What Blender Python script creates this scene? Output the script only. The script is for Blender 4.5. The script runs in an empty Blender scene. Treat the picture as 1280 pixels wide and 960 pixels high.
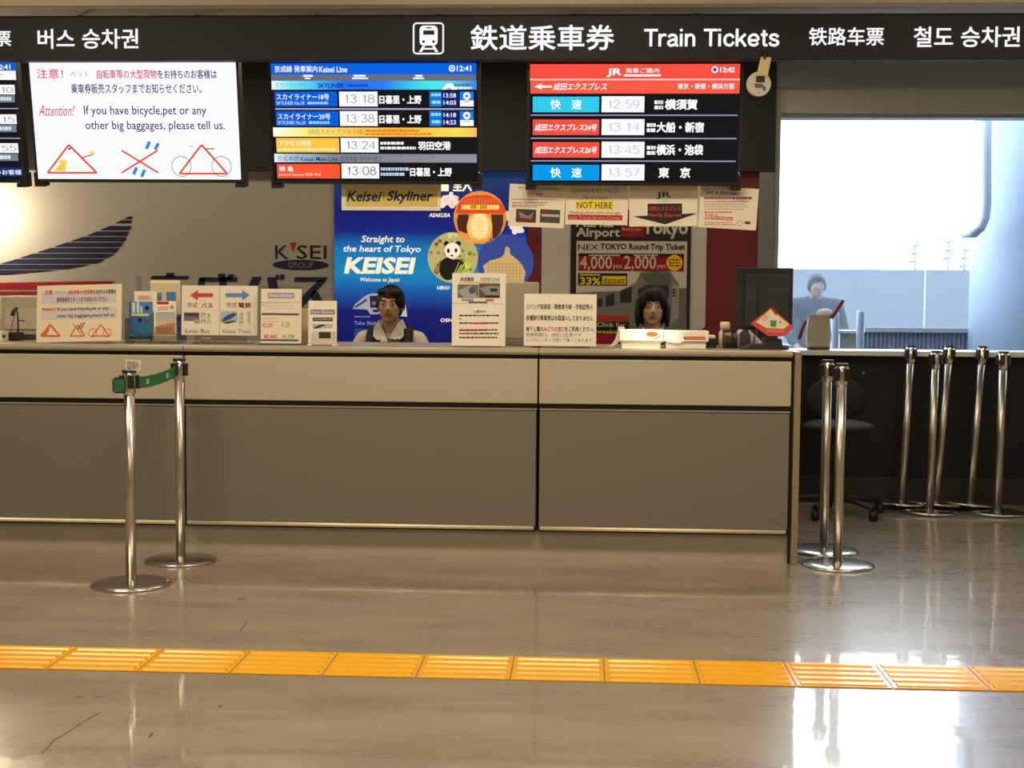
import bpy, bmesh, math, random
from mathutils import Vector, Matrix
from math import sin, cos, pi, radians
random.seed(7)
S = bpy.context.scene
COL = S.collection

# ------------------------------------------------------------------ camera, world, light, exposure
H = 1.21
F = 1700.0
_y, _p, _r = radians(3.0), radians(3.63), radians(0.45)
FWD = Vector((-sin(_y)*cos(_p), cos(_y)*cos(_p), -sin(_p)))
_R0 = Vector((cos(_y), sin(_y), 0)); _U0 = _R0.cross(FWD)
RT = cos(_r)*_R0 + sin(_r)*_U0
UP = -sin(_r)*_R0 + cos(_r)*_U0
CP = Vector((0, 0, H))
cam = bpy.data.cameras.new('camera'); camo = bpy.data.objects.new('camera', cam); COL.objects.link(camo)
cam.sensor_width = 36; cam.lens = F/1280*36; cam.clip_end = 300
M = Matrix((RT, UP, -FWD)).transposed().to_4x4(); M.translation = CP
camo.matrix_world = M
S.camera = camo
S.view_settings.view_transform = 'Standard'; S.view_settings.look = 'None'
S.view_settings.gamma = 1; S.view_settings.use_curve_mapping = False
S.view_settings.exposure = 0.0

SKY = 9.0
w = bpy.data.worlds.new('World'); S.world = w; w.use_nodes = True
bg = w.node_tree.nodes['Background']; bg.inputs[0].default_value = (0.93, 0.97, 1.0, 1); bg.inputs[1].default_value = SKY

def area(name, loc, rot, sx, sy, power, col=(1, .80, .57), spread=None):
    l = bpy.data.lights.new(name, 'AREA'); l.shape = 'RECTANGLE'; l.size = sx; l.size_y = sy; l.energy = power; l.color = col
    if spread: l.spread = spread
    o = bpy.data.objects.new(name, l); o.location = loc; o.rotation_euler = rot; COL.objects.link(o); return o
def spot(name, loc, target, power, angle, blend=.6, col=(1, .82, .58), rad=.05):
    l = bpy.data.lights.new(name, 'SPOT'); l.energy = power; l.spot_size = radians(angle); l.spot_blend = blend; l.color = col; l.shadow_soft_size = rad
    o = bpy.data.objects.new(name, l); o.location = loc
    o.rotation_euler = (Vector(target)-Vector(loc)).to_track_quat('-Z', 'Y').to_euler(); COL.objects.link(o); return o
WARM = (1, .835, .60)
for (lx, ly, lp) in ((-2.6, 4.7, 46), (-.2, 4.7, 46), (2.2, 4.7, 30), (-2.6, 1.4, 34), (-.2, 1.4, 34), (2.2, 1.4, 24), (-1.4, -2.2, 40), (1.2, -2.2, 40)):
    area('ceiling_light_area', (lx, ly, 2.93), (0, 0, 0), 1.2, .35, lp, WARM)
for lx in (-2.6, -.9, .6):
    area('staff_light_area', (lx, 7.25, 2.55), (0, 0, 0), 1.0, .3, 9, WARM)
_wl = bpy.data.lights.new('wall_lamp', 'POINT'); _wl.energy = 24; _wl.color = WARM; _wl.shadow_soft_size = .06
_wo = bpy.data.objects.new('wall_lamp', _wl); _wo.location = (-3.70, 7.93, 1.70); COL.objects.link(_wo)
spot('counter_spot', (.42, 5.66, 2.9), (.31, 6.40, 1.03), 480, 10, 1.0, (1, .87, .66), .03)

# ------------------------------------------------------------------ projection helpers (photo pixel -> a point of the place)
def ray(x, y): return FWD + RT*((x-640)/F) - UP*((y-480)/F)
def W(x, y, Y):
    d = ray(x, y); return CP + d*(Y/d.y)
def G(x, y, z=0.0):
    d = ray(x, y); return CP + d*((z-H)/d.z)

# ------------------------------------------------------------------ materials
def lin(c): return tuple(((v/255/12.92) if v/255 <= .04045 else ((v/255+.055)/1.055)**2.4) for v in c[:3]) + (1,)
_MC = {}
def mat(name, col, rough=.6, metal=0.0, spec=.5, coat=0.0, noise=None, bump=None):
    """col sRGB 0-255; noise=(scale, amount) mottles the colour; bump=(scale, strength)"""
    k = ('m', name, col, rough, metal)
    if k in _MC: return _MC[k]
    m = bpy.data.materials.new(name); m.use_nodes = True; nt = m.node_tree; b = nt.nodes['Principled BSDF']
    b.inputs['Base Color'].default_value = lin(col); b.inputs['Roughness'].default_value = rough; b.inputs['Metallic'].default_value = metal
    b.inputs['Specular IOR Level'].default_value = spec
    if coat: b.inputs['Coat Weight'].default_value = coat; b.inputs['Coat Roughness'].default_value = .08
    if noise or bump:
        tc = nt.nodes.new('ShaderNodeTexCoord')
    if noise:
        n = nt.nodes.new('ShaderNodeTexNoise'); n.inputs['Scale'].default_value = noise[0]; n.inputs['Detail'].default_value = 5
        nt.links.new(tc.outputs['Object'], n.inputs['Vector'])
        mx = nt.nodes.new('ShaderNodeMix'); mx.data_type = 'RGBA'
        c = lin(col); a = noise[1]
        mx.inputs[6].default_value = tuple(v*(1-a) for v in c[:3])+(1,); mx.inputs[7].default_value = tuple(min(1, v*(1+a)) for v in c[:3])+(1,)
        nt.links.new(n.outputs['Fac'], mx.inputs[0]); nt.links.new(mx.outputs[2], b.inputs['Base Color'])
    if bump:
        n2 = nt.nodes.new('ShaderNodeTexNoise'); n2.inputs['Scale'].default_value = bump[0]
        nt.links.new(tc.outputs['Object'], n2.inputs['Vector'])
        bp = nt.nodes.new('ShaderNodeBump'); bp.inputs['Strength'].default_value = bump[1]; bp.inputs['Distance'].default_value = .004
        nt.links.new(n2.outputs['Fac'], bp.inputs['Height']); nt.links.new(bp.outputs[0], b.inputs['Normal'])
    _MC[k] = m; return m
def ink(c): return mat('print', tuple(c), .55, 0, .3)
def emi(c, s=1.0):
    k = ('e', tuple(c), s)
    if k in _MC: return _MC[k]
    m = bpy.data.materials.new('lit_pixels'); m.use_nodes = True; nt = m.node_tree; nt.nodes.clear()
    e = nt.nodes.new('ShaderNodeEmission'); e.inputs[0].default_value = lin(c); e.inputs[1].default_value = s
    o = nt.nodes.new('ShaderNodeOutputMaterial'); nt.links.new(e.outputs[0], o.inputs[0]); _MC[k] = m; return m
def grad(name, axis, lo, hi, stops, glow=0.0, surf=True):
    """a printed or displayed colour ramp along world axis (0=x,2=z)"""
    m = bpy.data.materials.new(name); m.use_nodes = True; nt = m.node_tree; b = nt.nodes['Principled BSDF']
    g = nt.nodes.new('ShaderNodeNewGeometry'); sp = nt.nodes.new('ShaderNodeSeparateXYZ'); nt.links.new(g.outputs['Position'], sp.inputs[0])
    mr = nt.nodes.new('ShaderNodeMapRange'); mr.inputs[1].default_value = lo; mr.inputs[2].default_value = hi
    nt.links.new(sp.outputs[axis], mr.inputs[0])
    cr = nt.nodes.new('ShaderNodeValToRGB'); nt.links.new(mr.outputs[0], cr.inputs[0])
    els = cr.color_ramp.elements
    els[0].position, els[0].color = stops[0][0], lin(stops[0][1]); els[1].position, els[1].color = stops[-1][0], lin(stops[-1][1])
    for p, c in stops[1:-1]:
        e = els.new(p); e.color = lin(c)
    if surf: nt.links.new(cr.outputs[0], b.inputs['Base Color'])
    else: b.inputs['Base Color'].default_value = (0, 0, 0, 1)
    b.inputs['Roughness'].default_value = .4
    if glow:
        nt.links.new(cr.outputs[0], b.inputs['Emission Color']); b.inputs['Emission Strength'].default_value = glow
    return m
def lightbox(c, s):
    k = ('lb', tuple(c), s)
    if k in _MC: return _MC[k]
    m = bpy.data.materials.new('backlit_print'); m.use_nodes = True; b = m.node_tree.nodes['Principled BSDF']
    b.inputs['Base Color'].default_value = lin(c); b.inputs['Roughness'].default_value = .4
    b.inputs['Emission Color'].default_value = lin(c); b.inputs['Emission Strength'].default_value = s; _MC[k] = m; return m
def clearmat(name, tint, fac, rough=.05):
    m = bpy.data.materials.new(name); m.use_nodes = True; nt = m.node_tree; nt.nodes.clear()
    t = nt.nodes.new('ShaderNodeBsdfTransparent'); t.inputs[0].default_value = lin(tint)
    gl = nt.nodes.new('ShaderNodeBsdfGlossy'); gl.inputs['Roughness'].default_value = rough
    fr = nt.nodes.new('ShaderNodeFresnel'); fr.inputs[0].default_value = 1.45
    mth = nt.nodes.new('ShaderNodeMath'); mth.operation = 'MULTIPLY'; mth.inputs[1].default_value = fac; nt.links.new(fr.outputs[0], mth.inputs[0])
    mx = nt.nodes.new('ShaderNodeMixShader'); nt.links.new(mth.outputs[0], mx.inputs[0]); nt.links.new(t.outputs[0], mx.inputs[1]); nt.links.new(gl.outputs[0], mx.inputs[2])
    o = nt.nodes.new('ShaderNodeOutputMaterial'); nt.links.new(mx.outputs[0], o.inputs[0]); return m
def frosted(name, col, clear):
    m = bpy.data.materials.new(name); m.use_nodes = True; nt = m.node_tree; nt.nodes.clear()
    t = nt.nodes.new('ShaderNodeBsdfTransparent'); t.inputs[0].default_value = lin((225, 235, 245))
    d = nt.nodes.new('ShaderNodeBsdfTranslucent'); d.inputs[0].default_value = lin(col)
    mx = nt.nodes.new('ShaderNodeMixShader'); mx.inputs[0].default_value = 1-clear; nt.links.new(t.outputs[0], mx.inputs[1]); nt.links.new(d.outputs[0], mx.inputs[2])
    o = nt.nodes.new('ShaderNodeOutputMaterial'); nt.links.new(mx.outputs[0], o.inputs[0]); return m

# ------------------------------------------------------------------ mesh builder
class MB:
    def __init__(s): s.v = []; s.f = []; s.m = []; s.sm = []; s.mats = []
    def mi(s, m):
        if m not in s.mats: s.mats.append(m)
        return s.mats.index(m)
    def add(s, vs, fs, m, smooth=False):
        b = len(s.v); s.v += [tuple(v) for v in vs]; k = s.mi(m)
        for i, f in enumerate(fs):
            s.f.append([b+j for j in f]); s.m.append(k); s.sm.append(smooth if isinstance(smooth, bool) else smooth[i])
        return s
    def box(s, x0, x1, y0, y1, z0, z1, m, mx=None):
        vs = [Vector((x, y, z)) for z in (z0, z1) for y in (y0, y1) for x in (x0, x1)]
        if mx is not None: vs = [mx @ v for v in vs]
        return s.add(vs, [(0, 2, 3, 1), (4, 5, 7, 6), (0, 1, 5, 4), (2, 6, 7, 3), (0, 4, 6, 2), (1, 3, 7, 5)], m)
    def cyl(s, p0, p1, r0, r1=None, m=None, n=24, caps=True):
        p0, p1 = Vector(p0), Vector(p1); r1 = r0 if r1 is None else r1
        ax = (p1-p0).normalized(); a = ax.orthogonal().normalized(); b = ax.cross(a)
        vs = []
        for p, r in ((p0, r0), (p1, r1)):
            for i in range(n):
                t = 2*pi*i/n; vs.append(p+a*cos(t)*r+b*sin(t)*r)
        fs = [(i, (i+1) % n, n+(i+1) % n, n+i) for i in range(n)]; sm = [True]*n
        if caps: fs += [tuple(range(n-1, -1, -1)), tuple(range(n, 2*n))]; sm += [False]*2
        return s.add(vs, fs, m, sm)
    def lathe(s, prof, c, m, n=40, smooth=True, axis=None):
        c = Vector(c); vs = []; fs = []
        for (r, z) in prof:
            for i in range(n):
                t = 2*pi*i/n; vs.append(c+Vector((r*cos(t), r*sin(t), z)))
        for j in range(len(prof)-1):
            for i in range(n):
                fs.append((j*n+i, j*n+(i+1) % n, (j+1)*n+(i+1) % n, (j+1)*n+i))
        return s.add(vs, fs, m, smooth)
    def tube(s, pts, r, m, n=8):
        pts = [Vector(p) for p in pts]
        vs = []; fs = []
        a = None
        for i, p in enumerate(pts):
            d = (pts[min(i+1, len(pts)-1)]-pts[max(i-1, 0)]).normalized()
            if a is None: a = d.orthogonal().normalized()
            a = (a-d*a.dot(d)).normalized(); b = d.cross(a)
            for k in range(n):
                t = 2*pi*k/n; vs.append(p+(a*cos(t)+b*sin(t))*r)
        for i in range(len(pts)-1):
            for k in range(n): fs.append((i*n+k, i*n+(k+1) % n, (i+1)*n+(k+1) % n, (i+1)*n+k))
        sm = [True]*len(fs); fs += [tuple(range(n-1, -1, -1)), tuple(range((len(pts)-1)*n, len(pts)*n))]; sm += [False]*2
        return s.add(vs, fs, m, sm)
    def ell(s, c, rx, ry, rz, m, nu=24, nv=14, mx=None):
        vs = [];fs = []
        for j in range(nv+1):
            ph = pi*j/nv
            for i in range(nu):
                t = 2*pi*i/nu; v = Vector((rx*sin(ph)*cos(t), ry*sin(ph)*sin(t), rz*cos(ph)))
                if mx is not None: v = mx @ v
                vs.append(Vector(c)+v)
        for j in range(nv):
            for i in range(nu): fs.append((j*nu+i, (j+1)*nu+i, (j+1)*nu+(i+1) % nu, j*nu+(i+1) % nu))
        return s.add(vs, fs, m, True)
    def prism(s, pts, d, m, smooth=False):
        """closed outline (3-D points) pushed along d"""
        n = len(pts); pts = [Vector(p) for p in pts]; d = Vector(d)
        vs = pts+[p+d for p in pts]
        fs = [tuple(range(n)), tuple(range(2*n-1, n-1, -1))]+[(i, n+i, n+(i+1) % n, (i+1) % n) for i in range(n)]
        return s.add(vs, fs, m)
    def build(s, name, parent=None, loc=None, bevel=0, recalc=True):
        me = bpy.data.meshes.new(name)
        if loc is None:
            if parent is not None and parent.type == 'EMPTY': loc = Vector(parent['_w'])
            elif parent is not None: loc = Vector(parent['_w'])
            else:
                xs = [v[0] for v in s.v]; ys = [v[1] for v in s.v]; zs = [v[2] for v in s.v]
                loc = Vector(((min(xs)+max(xs))/2, (min(ys)+max(ys))/2, min(zs)))
        loc = Vector(loc)
        me.from_pydata([tuple(Vector(v)-loc) for v in s.v], [], s.f)
        for m in s.mats: me.materials.append(m)
        me.polygons.foreach_set('material_index', s.m); me.polygons.foreach_set('use_smooth', s.sm)
        if recalc:
            bm = bmesh.new(); bm.from_mesh(me); bmesh.ops.recalc_face_normals(bm, faces=bm.faces); bm.to_mesh(me); bm.free()
        me.update()
        o = bpy.data.objects.new(name, me); COL.objects.link(o)
        o['_w'] = tuple(loc)
        if parent is not None: o.parent = parent
        else: o.location = loc
        if bevel:
            b = o.modifiers.new('bevel', 'BEVEL'); b.width = bevel; b.segments = 2; b.limit_method = 'ANGLE'; b.angle_limit = radians(40)
        return o
def tag(o, label=None, cat=None, group=None, kind=None):
    if label: o['label'] = label
    if cat: o['category'] = cat
    if group: o['group'] = group
    if kind: o['kind'] = kind
    return o
def thing(name, loc, label, cat, group=None, rot=None, local=False):
    o = bpy.data.objects.new(name, None); COL.objects.link(o); o.location = loc; o.empty_display_size = .1
    if rot: o.rotation_euler = rot
    o['_w'] = (0, 0, 0) if local else tuple(loc)
    return tag(o, label, cat, group)
def struct(o): o['kind'] = 'structure'; return o
def copy_tree(o, parent=None):
    c = o.copy(); COL.objects.link(c)
    if parent is not None: c.parent = parent
    for ch in list(o.children): copy_tree(ch, c)
    return c

# ------------------------------------------------------------------ lettering
_TC = {}
def glyphs(s, bold=0.0, res=2):
    k = (s, round(bold, 4), res)
    if k in _TC: return _TC[k]
    cu = bpy.data.curves.new('lettering', 'FONT'); cu.body = s; cu.size = 1; cu.offset = bold; cu.resolution_u = res; cu.fill_mode = 'FRONT'
    o = bpy.data.objects.new('lettering', cu); COL.objects.link(o)
    bpy.context.view_layer.update()
    me = bpy.data.meshes.new_from_object(o.evaluated_get(bpy.context.evaluated_depsgraph_get()))
    vs = [(v.co.x, v.co.y) for v in me.vertices]; fs = [tuple(p.vertices) for p in me.polygons]
    bpy.data.objects.remove(o); bpy.data.curves.remove(cu); bpy.data.meshes.remove(me)
    if not vs: vs = [(0, 0), (1, 0), (1, 1)]; fs = []
    x0 = min(v[0] for v in vs); x1 = max(v[0] for v in vs); y0 = min(v[1] for v in vs); y1 = max(v[1] for v in vs)
    vs = [((v[0]-x0)/max(x1-x0, 1e-6), (v[1]-y0)/max(y1-y0, 1e-6)) for v in vs]
    _TC[k] = (vs, fs, (x1-x0)/max(y1-y0, 1e-6)); return _TC[k]

class Board(MB):
    """a flat printed or lit face; shapes are given where they lie in the photograph, and land on the face's own plane"""
    def __init__(s, p, ex=(1, 0, 0), ey=(0, 0, 1), step=.0006):
        super().__init__(); s.p = Vector(p); s.ex = Vector(ex).normalized(); s.ey = Vector(ey).normalized()
        s.n = s.ex.cross(s.ey).normalized()
        if s.n.y > 0: s.n = -s.n
        s.step = step
    def uv(s, x, y):
        d = ray(x, y); t = (s.p-CP).dot(s.n)/d.dot(s.n); q = CP+d*t-s.p
        return q.dot(s.ex), q.dot(s.ey)
    def P(s, u, v, L=0): return s.p+s.ex*u+s.ey*v+s.n*(L*s.step)
    def bx(s, x0, y0, x1, y1):
        ym = (y0+y1)/2; xm = (x0+x1)/2
        return s.uv(x0, ym)[0], s.uv(xm, y1)[1], s.uv(x1, ym)[0], s.uv(xm, y0)[1]
    def rect(s, x0, y0, x1, y1, m, L=1):
        a, b, c, d = s.bx(x0, y0, x1, y1)
        return s.add([s.P(a, b, L), s.P(c, b, L), s.P(c, d, L), s.P(a, d, L)], [(0, 1, 2, 3)], m)
    def slab(s, x0, y0, x1, y1, t, m, L=0, r=0):
        """solid panel of thickness t behind the face; r rounds the corners"""
        a, b, c, d = s.bx(x0, y0, x1, y1)
        if r:
            pts = []
            for (cx, cy, t0) in ((c-r, d-r, 0), (a+r, d-r, 90), (a+r, b+r, 180), (c-r, b+r, 270)):
                for k in range(6):
                    an = radians(t0+k*18); pts.append((cx+r*cos(an), cy+r*sin(an)))
        else: pts = [(a, b), (c, b), (c, d), (a, d)]
        return s.prism([s.P(u, v, L) for u, v in pts], -s.n*t, m)
    def poly(s, pts, m, L=1):
        return s.add([s.P(*s.uv(x, y), L) for x, y in pts], [tuple(range(len(pts)))], m)
    def disc(s, x, y, r, m, L=1, ry=None, n=28, r0=0):
        u, v = s.uv(x, y); k = s.uv(x+1, y)[0]-u; ry = r if ry is None else ry
        o = [s.P(u+cos(2*pi*i/n)*r*k, v+sin(2*pi*i/n)*ry*k, L) for i in range(n)]
        if not r0: return s.add(o, [tuple(range(n))], m)
        q = [s.P(u+cos(2*pi*i/n)*r0*k, v+sin(2*pi*i/n)*r0*k*ry/r, L) for i in range(n)]
        return s.add(o+q, [(i, (i+1) % n, n+(i+1) % n, n+i) for i in range(n)], m)
    def line(s, x0, y0, x1, y1, wd, m, L=1):
        dx, dy = x1-x0, y1-y0; l = math.hypot(dx, dy) or 1; nx, ny = -dy/l*wd/2, dx/l*wd/2
        return s.poly([(x0+nx, y0+ny), (x1+nx, y1+ny), (x1-nx, y1-ny), (x0-nx, y0-ny)], m, L)
    def text(s, t, x0, y0, x1, y1, m, L=2, bold=.0, slant=0.0, res=2):
        wide = any(ord(ch) > 0x2000 for ch in t)
        vs, fs, ar = glyphs(t, 0 if wide else bold, res)
        a, b, c, d = s.bx(x0, y0, x1, y1)
        sl = slant*(d-b)
        if wide and bold:
            k = bold*(d-b)*.8; nn = 8 if y1-y0 > 9 else 4
            for i in range(nn):
                an = 2*pi*(i+.5)/nn; du, dv = cos(an)*k, sin(an)*k; LL = L+.04*(i+1)
                s.add([s.P(a+k+(c-a-2*k-abs(sl))*u+sl*v+(abs(sl) if sl < 0 else 0)+du, b+k+(d-b-2*k)*v+dv, LL) for u, v in vs], fs, m)
            return s
        return s.add([s.P(a+(c-a-abs(sl))*u+sl*v+(abs(sl) if sl < 0 else 0), b+(d-b)*v, L) for u, v in vs], fs, m)
    def greek(s, x0, y0, x1, y1, n, m, L=2, th=.45, ragged=.2):
        """rows of small print too fine to read"""
        hgt = (y1-y0)/n
        for i in range(n):
            yy = y0+hgt*(i+.5); x = x0; xe = x1-(x1-x0)*random.random()*ragged
            while x < xe:
                wl = min(xe-x, random.uniform(1.6, 6)); s.rect(x, yy-hgt*th/2, x+wl, yy+hgt*th/2, m, L); x += wl+.8
    def bands(s, outline, ys, m, L=1):
        """fills a closed outline with horizontal bands"""
        def span(yy):
            xs = []
            for i in range(len(outline)):
                (xa, ya), (xb, yb) = outline[i], outline[(i+1) % len(outline)]
                if (ya-yy)*(yb-yy) < 0: xs.append(xa+(xb-xa)*(yy-ya)/(yb-ya))
            return (min(xs), max(xs)) if len(xs) >= 2 else None
        for (ya, yb) in ys:
            n = 3; rows = [span(ya+(yb-ya)*i/n) for i in range(n+1)]
            for i in range(n):
                if rows[i] and rows[i+1]:
                    y0, y1 = ya+(yb-ya)*i/n, ya+(yb-ya)*(i+1)/n
                    s.poly([(rows[i][0], y0), (rows[i][1], y0), (rows[i+1][1], y1), (rows[i+1][0], y1)], m, L)
    def build(s, name, parent=None, **k): return super().build(name, parent, recalc=False, **k)

# lettering drawn with strokes of even weight (cap height 1): grotesque capitals and fine display digits
def _smooth(p, k=6):
    out = []
    for i in range(len(p)-1):
        p0, p1, p2, p3 = p[max(i-1, 0)], p[i], p[i+1], p[min(i+2, len(p)-1)]
        for j in range(k):
            t = j/k
            out.append(tuple(.5*((2*p1[a])+(-p0[a]+p2[a])*t+(2*p0[a]-5*p1[a]+4*p2[a]-p3[a])*t*t+(-p0[a]+3*p1[a]-3*p2[a]+p3[a])*t**3) for a in (0, 1)))
    return out+[p[-1]]
def _oval(cx, cy, rx, ry): return [(cx+rx*cos(2*pi*i/24), cy+ry*sin(2*pi*i/24)) for i in range(25)]
_S = lambda *p: _smooth(list(p))
STROKES = {
 'T': (.78, [[(0, .93), (.74, .93)], [(.37, 0), (.37, .93)]]),
 'r': (.47, [[(.07, 0), (.07, .72)], _S((.07, .40), (.13, .57), (.25, .65), (.42, .65))]),
 'a': (.68, [_S((.08, .51), (.15, .62), (.28, .66), (.43, .61), (.48, .48), (.48, .18), (.51, .07), (.6, .06)), _S((.48, .42), (.25, .36), (.10, .28), (.07, .17), (.14, .07), (.26, .06), (.40, .12), (.48, .24))]),
 'i': (.27, [[(.07, 0), (.07, .72)], [(.07, .86), (.07, 1)]]),
 'n': (.67, [[(.07, 0), (.07, .72)], _S((.07, .42), (.13, .58), (.29, .66), (.43, .6), (.48, .44), (.48, .3)), [(.48, .32), (.48, 0)]]),
 'c': (.66, [_S((.54, .48), (.46, .61), (.31, .66), (.14, .57), (.07, .36), (.14, .14), (.31, .06), (.46, .11), (.55, .26))]),
 'k': (.64, [[(.07, 0), (.07, 1)], [(.52, .70), (.08, .26)], [(.24, .42), (.54, 0)]]),
 'e': (.68, [[(.08, .34), (.56, .34)], _S((.56, .34), (.54, .5), (.44, .63), (.31, .66), (.14, .57), (.07, .36), (.14, .14), (.31, .06), (.46, .1), (.56, .21))]),
 't': (.44, [_S((.19, .92), (.19, .5), (.19, .18), (.24, .07), (.38, .07)), [(.02, .66), (.38, .66)]]),
 's': (.6, [_S((.49, .5), (.42, .62), (.28, .66), (.13, .61), (.1, .5), (.18, .41), (.36, .34), (.48, .26), (.48, .14), (.37, .06), (.25, .06), (.12, .1), (.06, .23))]),
 ' ': (.34, []),
 '0': (.66, [_oval(.28, .5, .27, .5)]), '1': (.5, [[(.08, .8), (.26, .98), (.26, 0)]]),
 '2': (.66, [_S((.05, .74), (.12, .93), (.3, 1), (.47, .9), (.5, .7), (.4, .5), (.03, 0)), [(.03, .02), (.54, .02)]]),
 '3': (.66, [_S((.06, .85), (.2, .99), (.4, .95), (.47, .78), (.38, .58), (.22, .54)), _S((.22, .54), (.44, .48), (.52, .28), (.42, .06), (.24, 0), (.06, .1), (.02, .22))]),
 '4': (.66, [[(.4, 0), (.4, 1), (.02, .27), (.56, .27)]]),
 '5': (.66, [[(.48, .98), (.13, .98), (.07, .55)], _S((.07, .55), (.25, .63), (.45, .54), (.53, .32), (.43, .08), (.24, 0), (.05, .1))]),
 '7': (.62, [[(.02, .98), (.52, .98), (.2, 0)]]), '8': (.66, [_oval(.28, .76, .2, .23), _oval(.28, .27, .26, .27)]),
 '9': (.66, [_oval(.28, .68, .25, .31), _S((.53, .68), (.5, .4), (.36, .16), (.22, 0))]), ':': (.34, [[(.1, .2), (.1, .28)], [(.1, .68), (.1, .76)]]),
}
def stroke_text(bd, t, x0, y0, x1, y1, m, L=2, wt=.14):
    a, b, c, d = bd.bx(x0, y0, x1, y1); tot = sum(STROKES[ch][0] for ch in t[:-1])+.56; kx, ky = (c-a)/tot, d-b; x = 0; h = wt/2; q = 0
    for ch in t:
        w_, st = STROKES[ch]
        for pl_ in st:
            n = len(pl_); off = []
            for i in range(n):
                p, nx_ = pl_[max(i-1, 0)], pl_[min(i+1, n-1)]
                ux, uy = nx_[0]-p[0], nx_[1]-p[1]; l = math.hypot(ux, uy) or 1
                sc = 1
                if 0 < i < n-1:
                    e0 = (pl_[i][0]-p[0], pl_[i][1]-p[1]); l0 = math.hypot(*e0) or 1
                    sc = min(1.6, 1/max(.3, abs((ux*e0[0]+uy*e0[1])/(l*l0))))
                off.append((-uy/l*h*sc, ux/l*h*sc))
            LL = L+.03*q; q = (q+1) % 6
            vs = []
            for (px, py), (ox, oy) in zip(pl_, off):
                vs += [bd.P(a+(x+px+ox)*kx, b+(py+oy)*ky, LL), bd.P(a+(x+px-ox)*kx, b+(py-oy)*ky, LL)]
            bd.add(vs, [(2*i, 2*i+1, 2*i+3, 2*i+2) for i in range(n-1)], m)
        x += w_
    return bd

# ------------------------------------------------------------------ shared materials
black = mat('black_plastic', (22, 22, 22), .45)
darkgrey = mat('dark_grey_panel', (62, 60, 57), .5)
chrome = mat('brushed_steel', (205, 200, 192), .2, 1.0)
satin = mat('satin_steel', (196, 190, 180), .30, 1.0)
chrome2 = mat('polished_steel', (215, 212, 206), .14, 1.0)
paper = mat('paper', (226, 218, 200), .6, 0, .3)
card = mat('white_card', (232, 226, 212), .5, 0, .4)
acrylic = clearmat('acrylic', (240, 240, 236), .7)
WHT = emi((255, 255, 255), 1.0)

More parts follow.
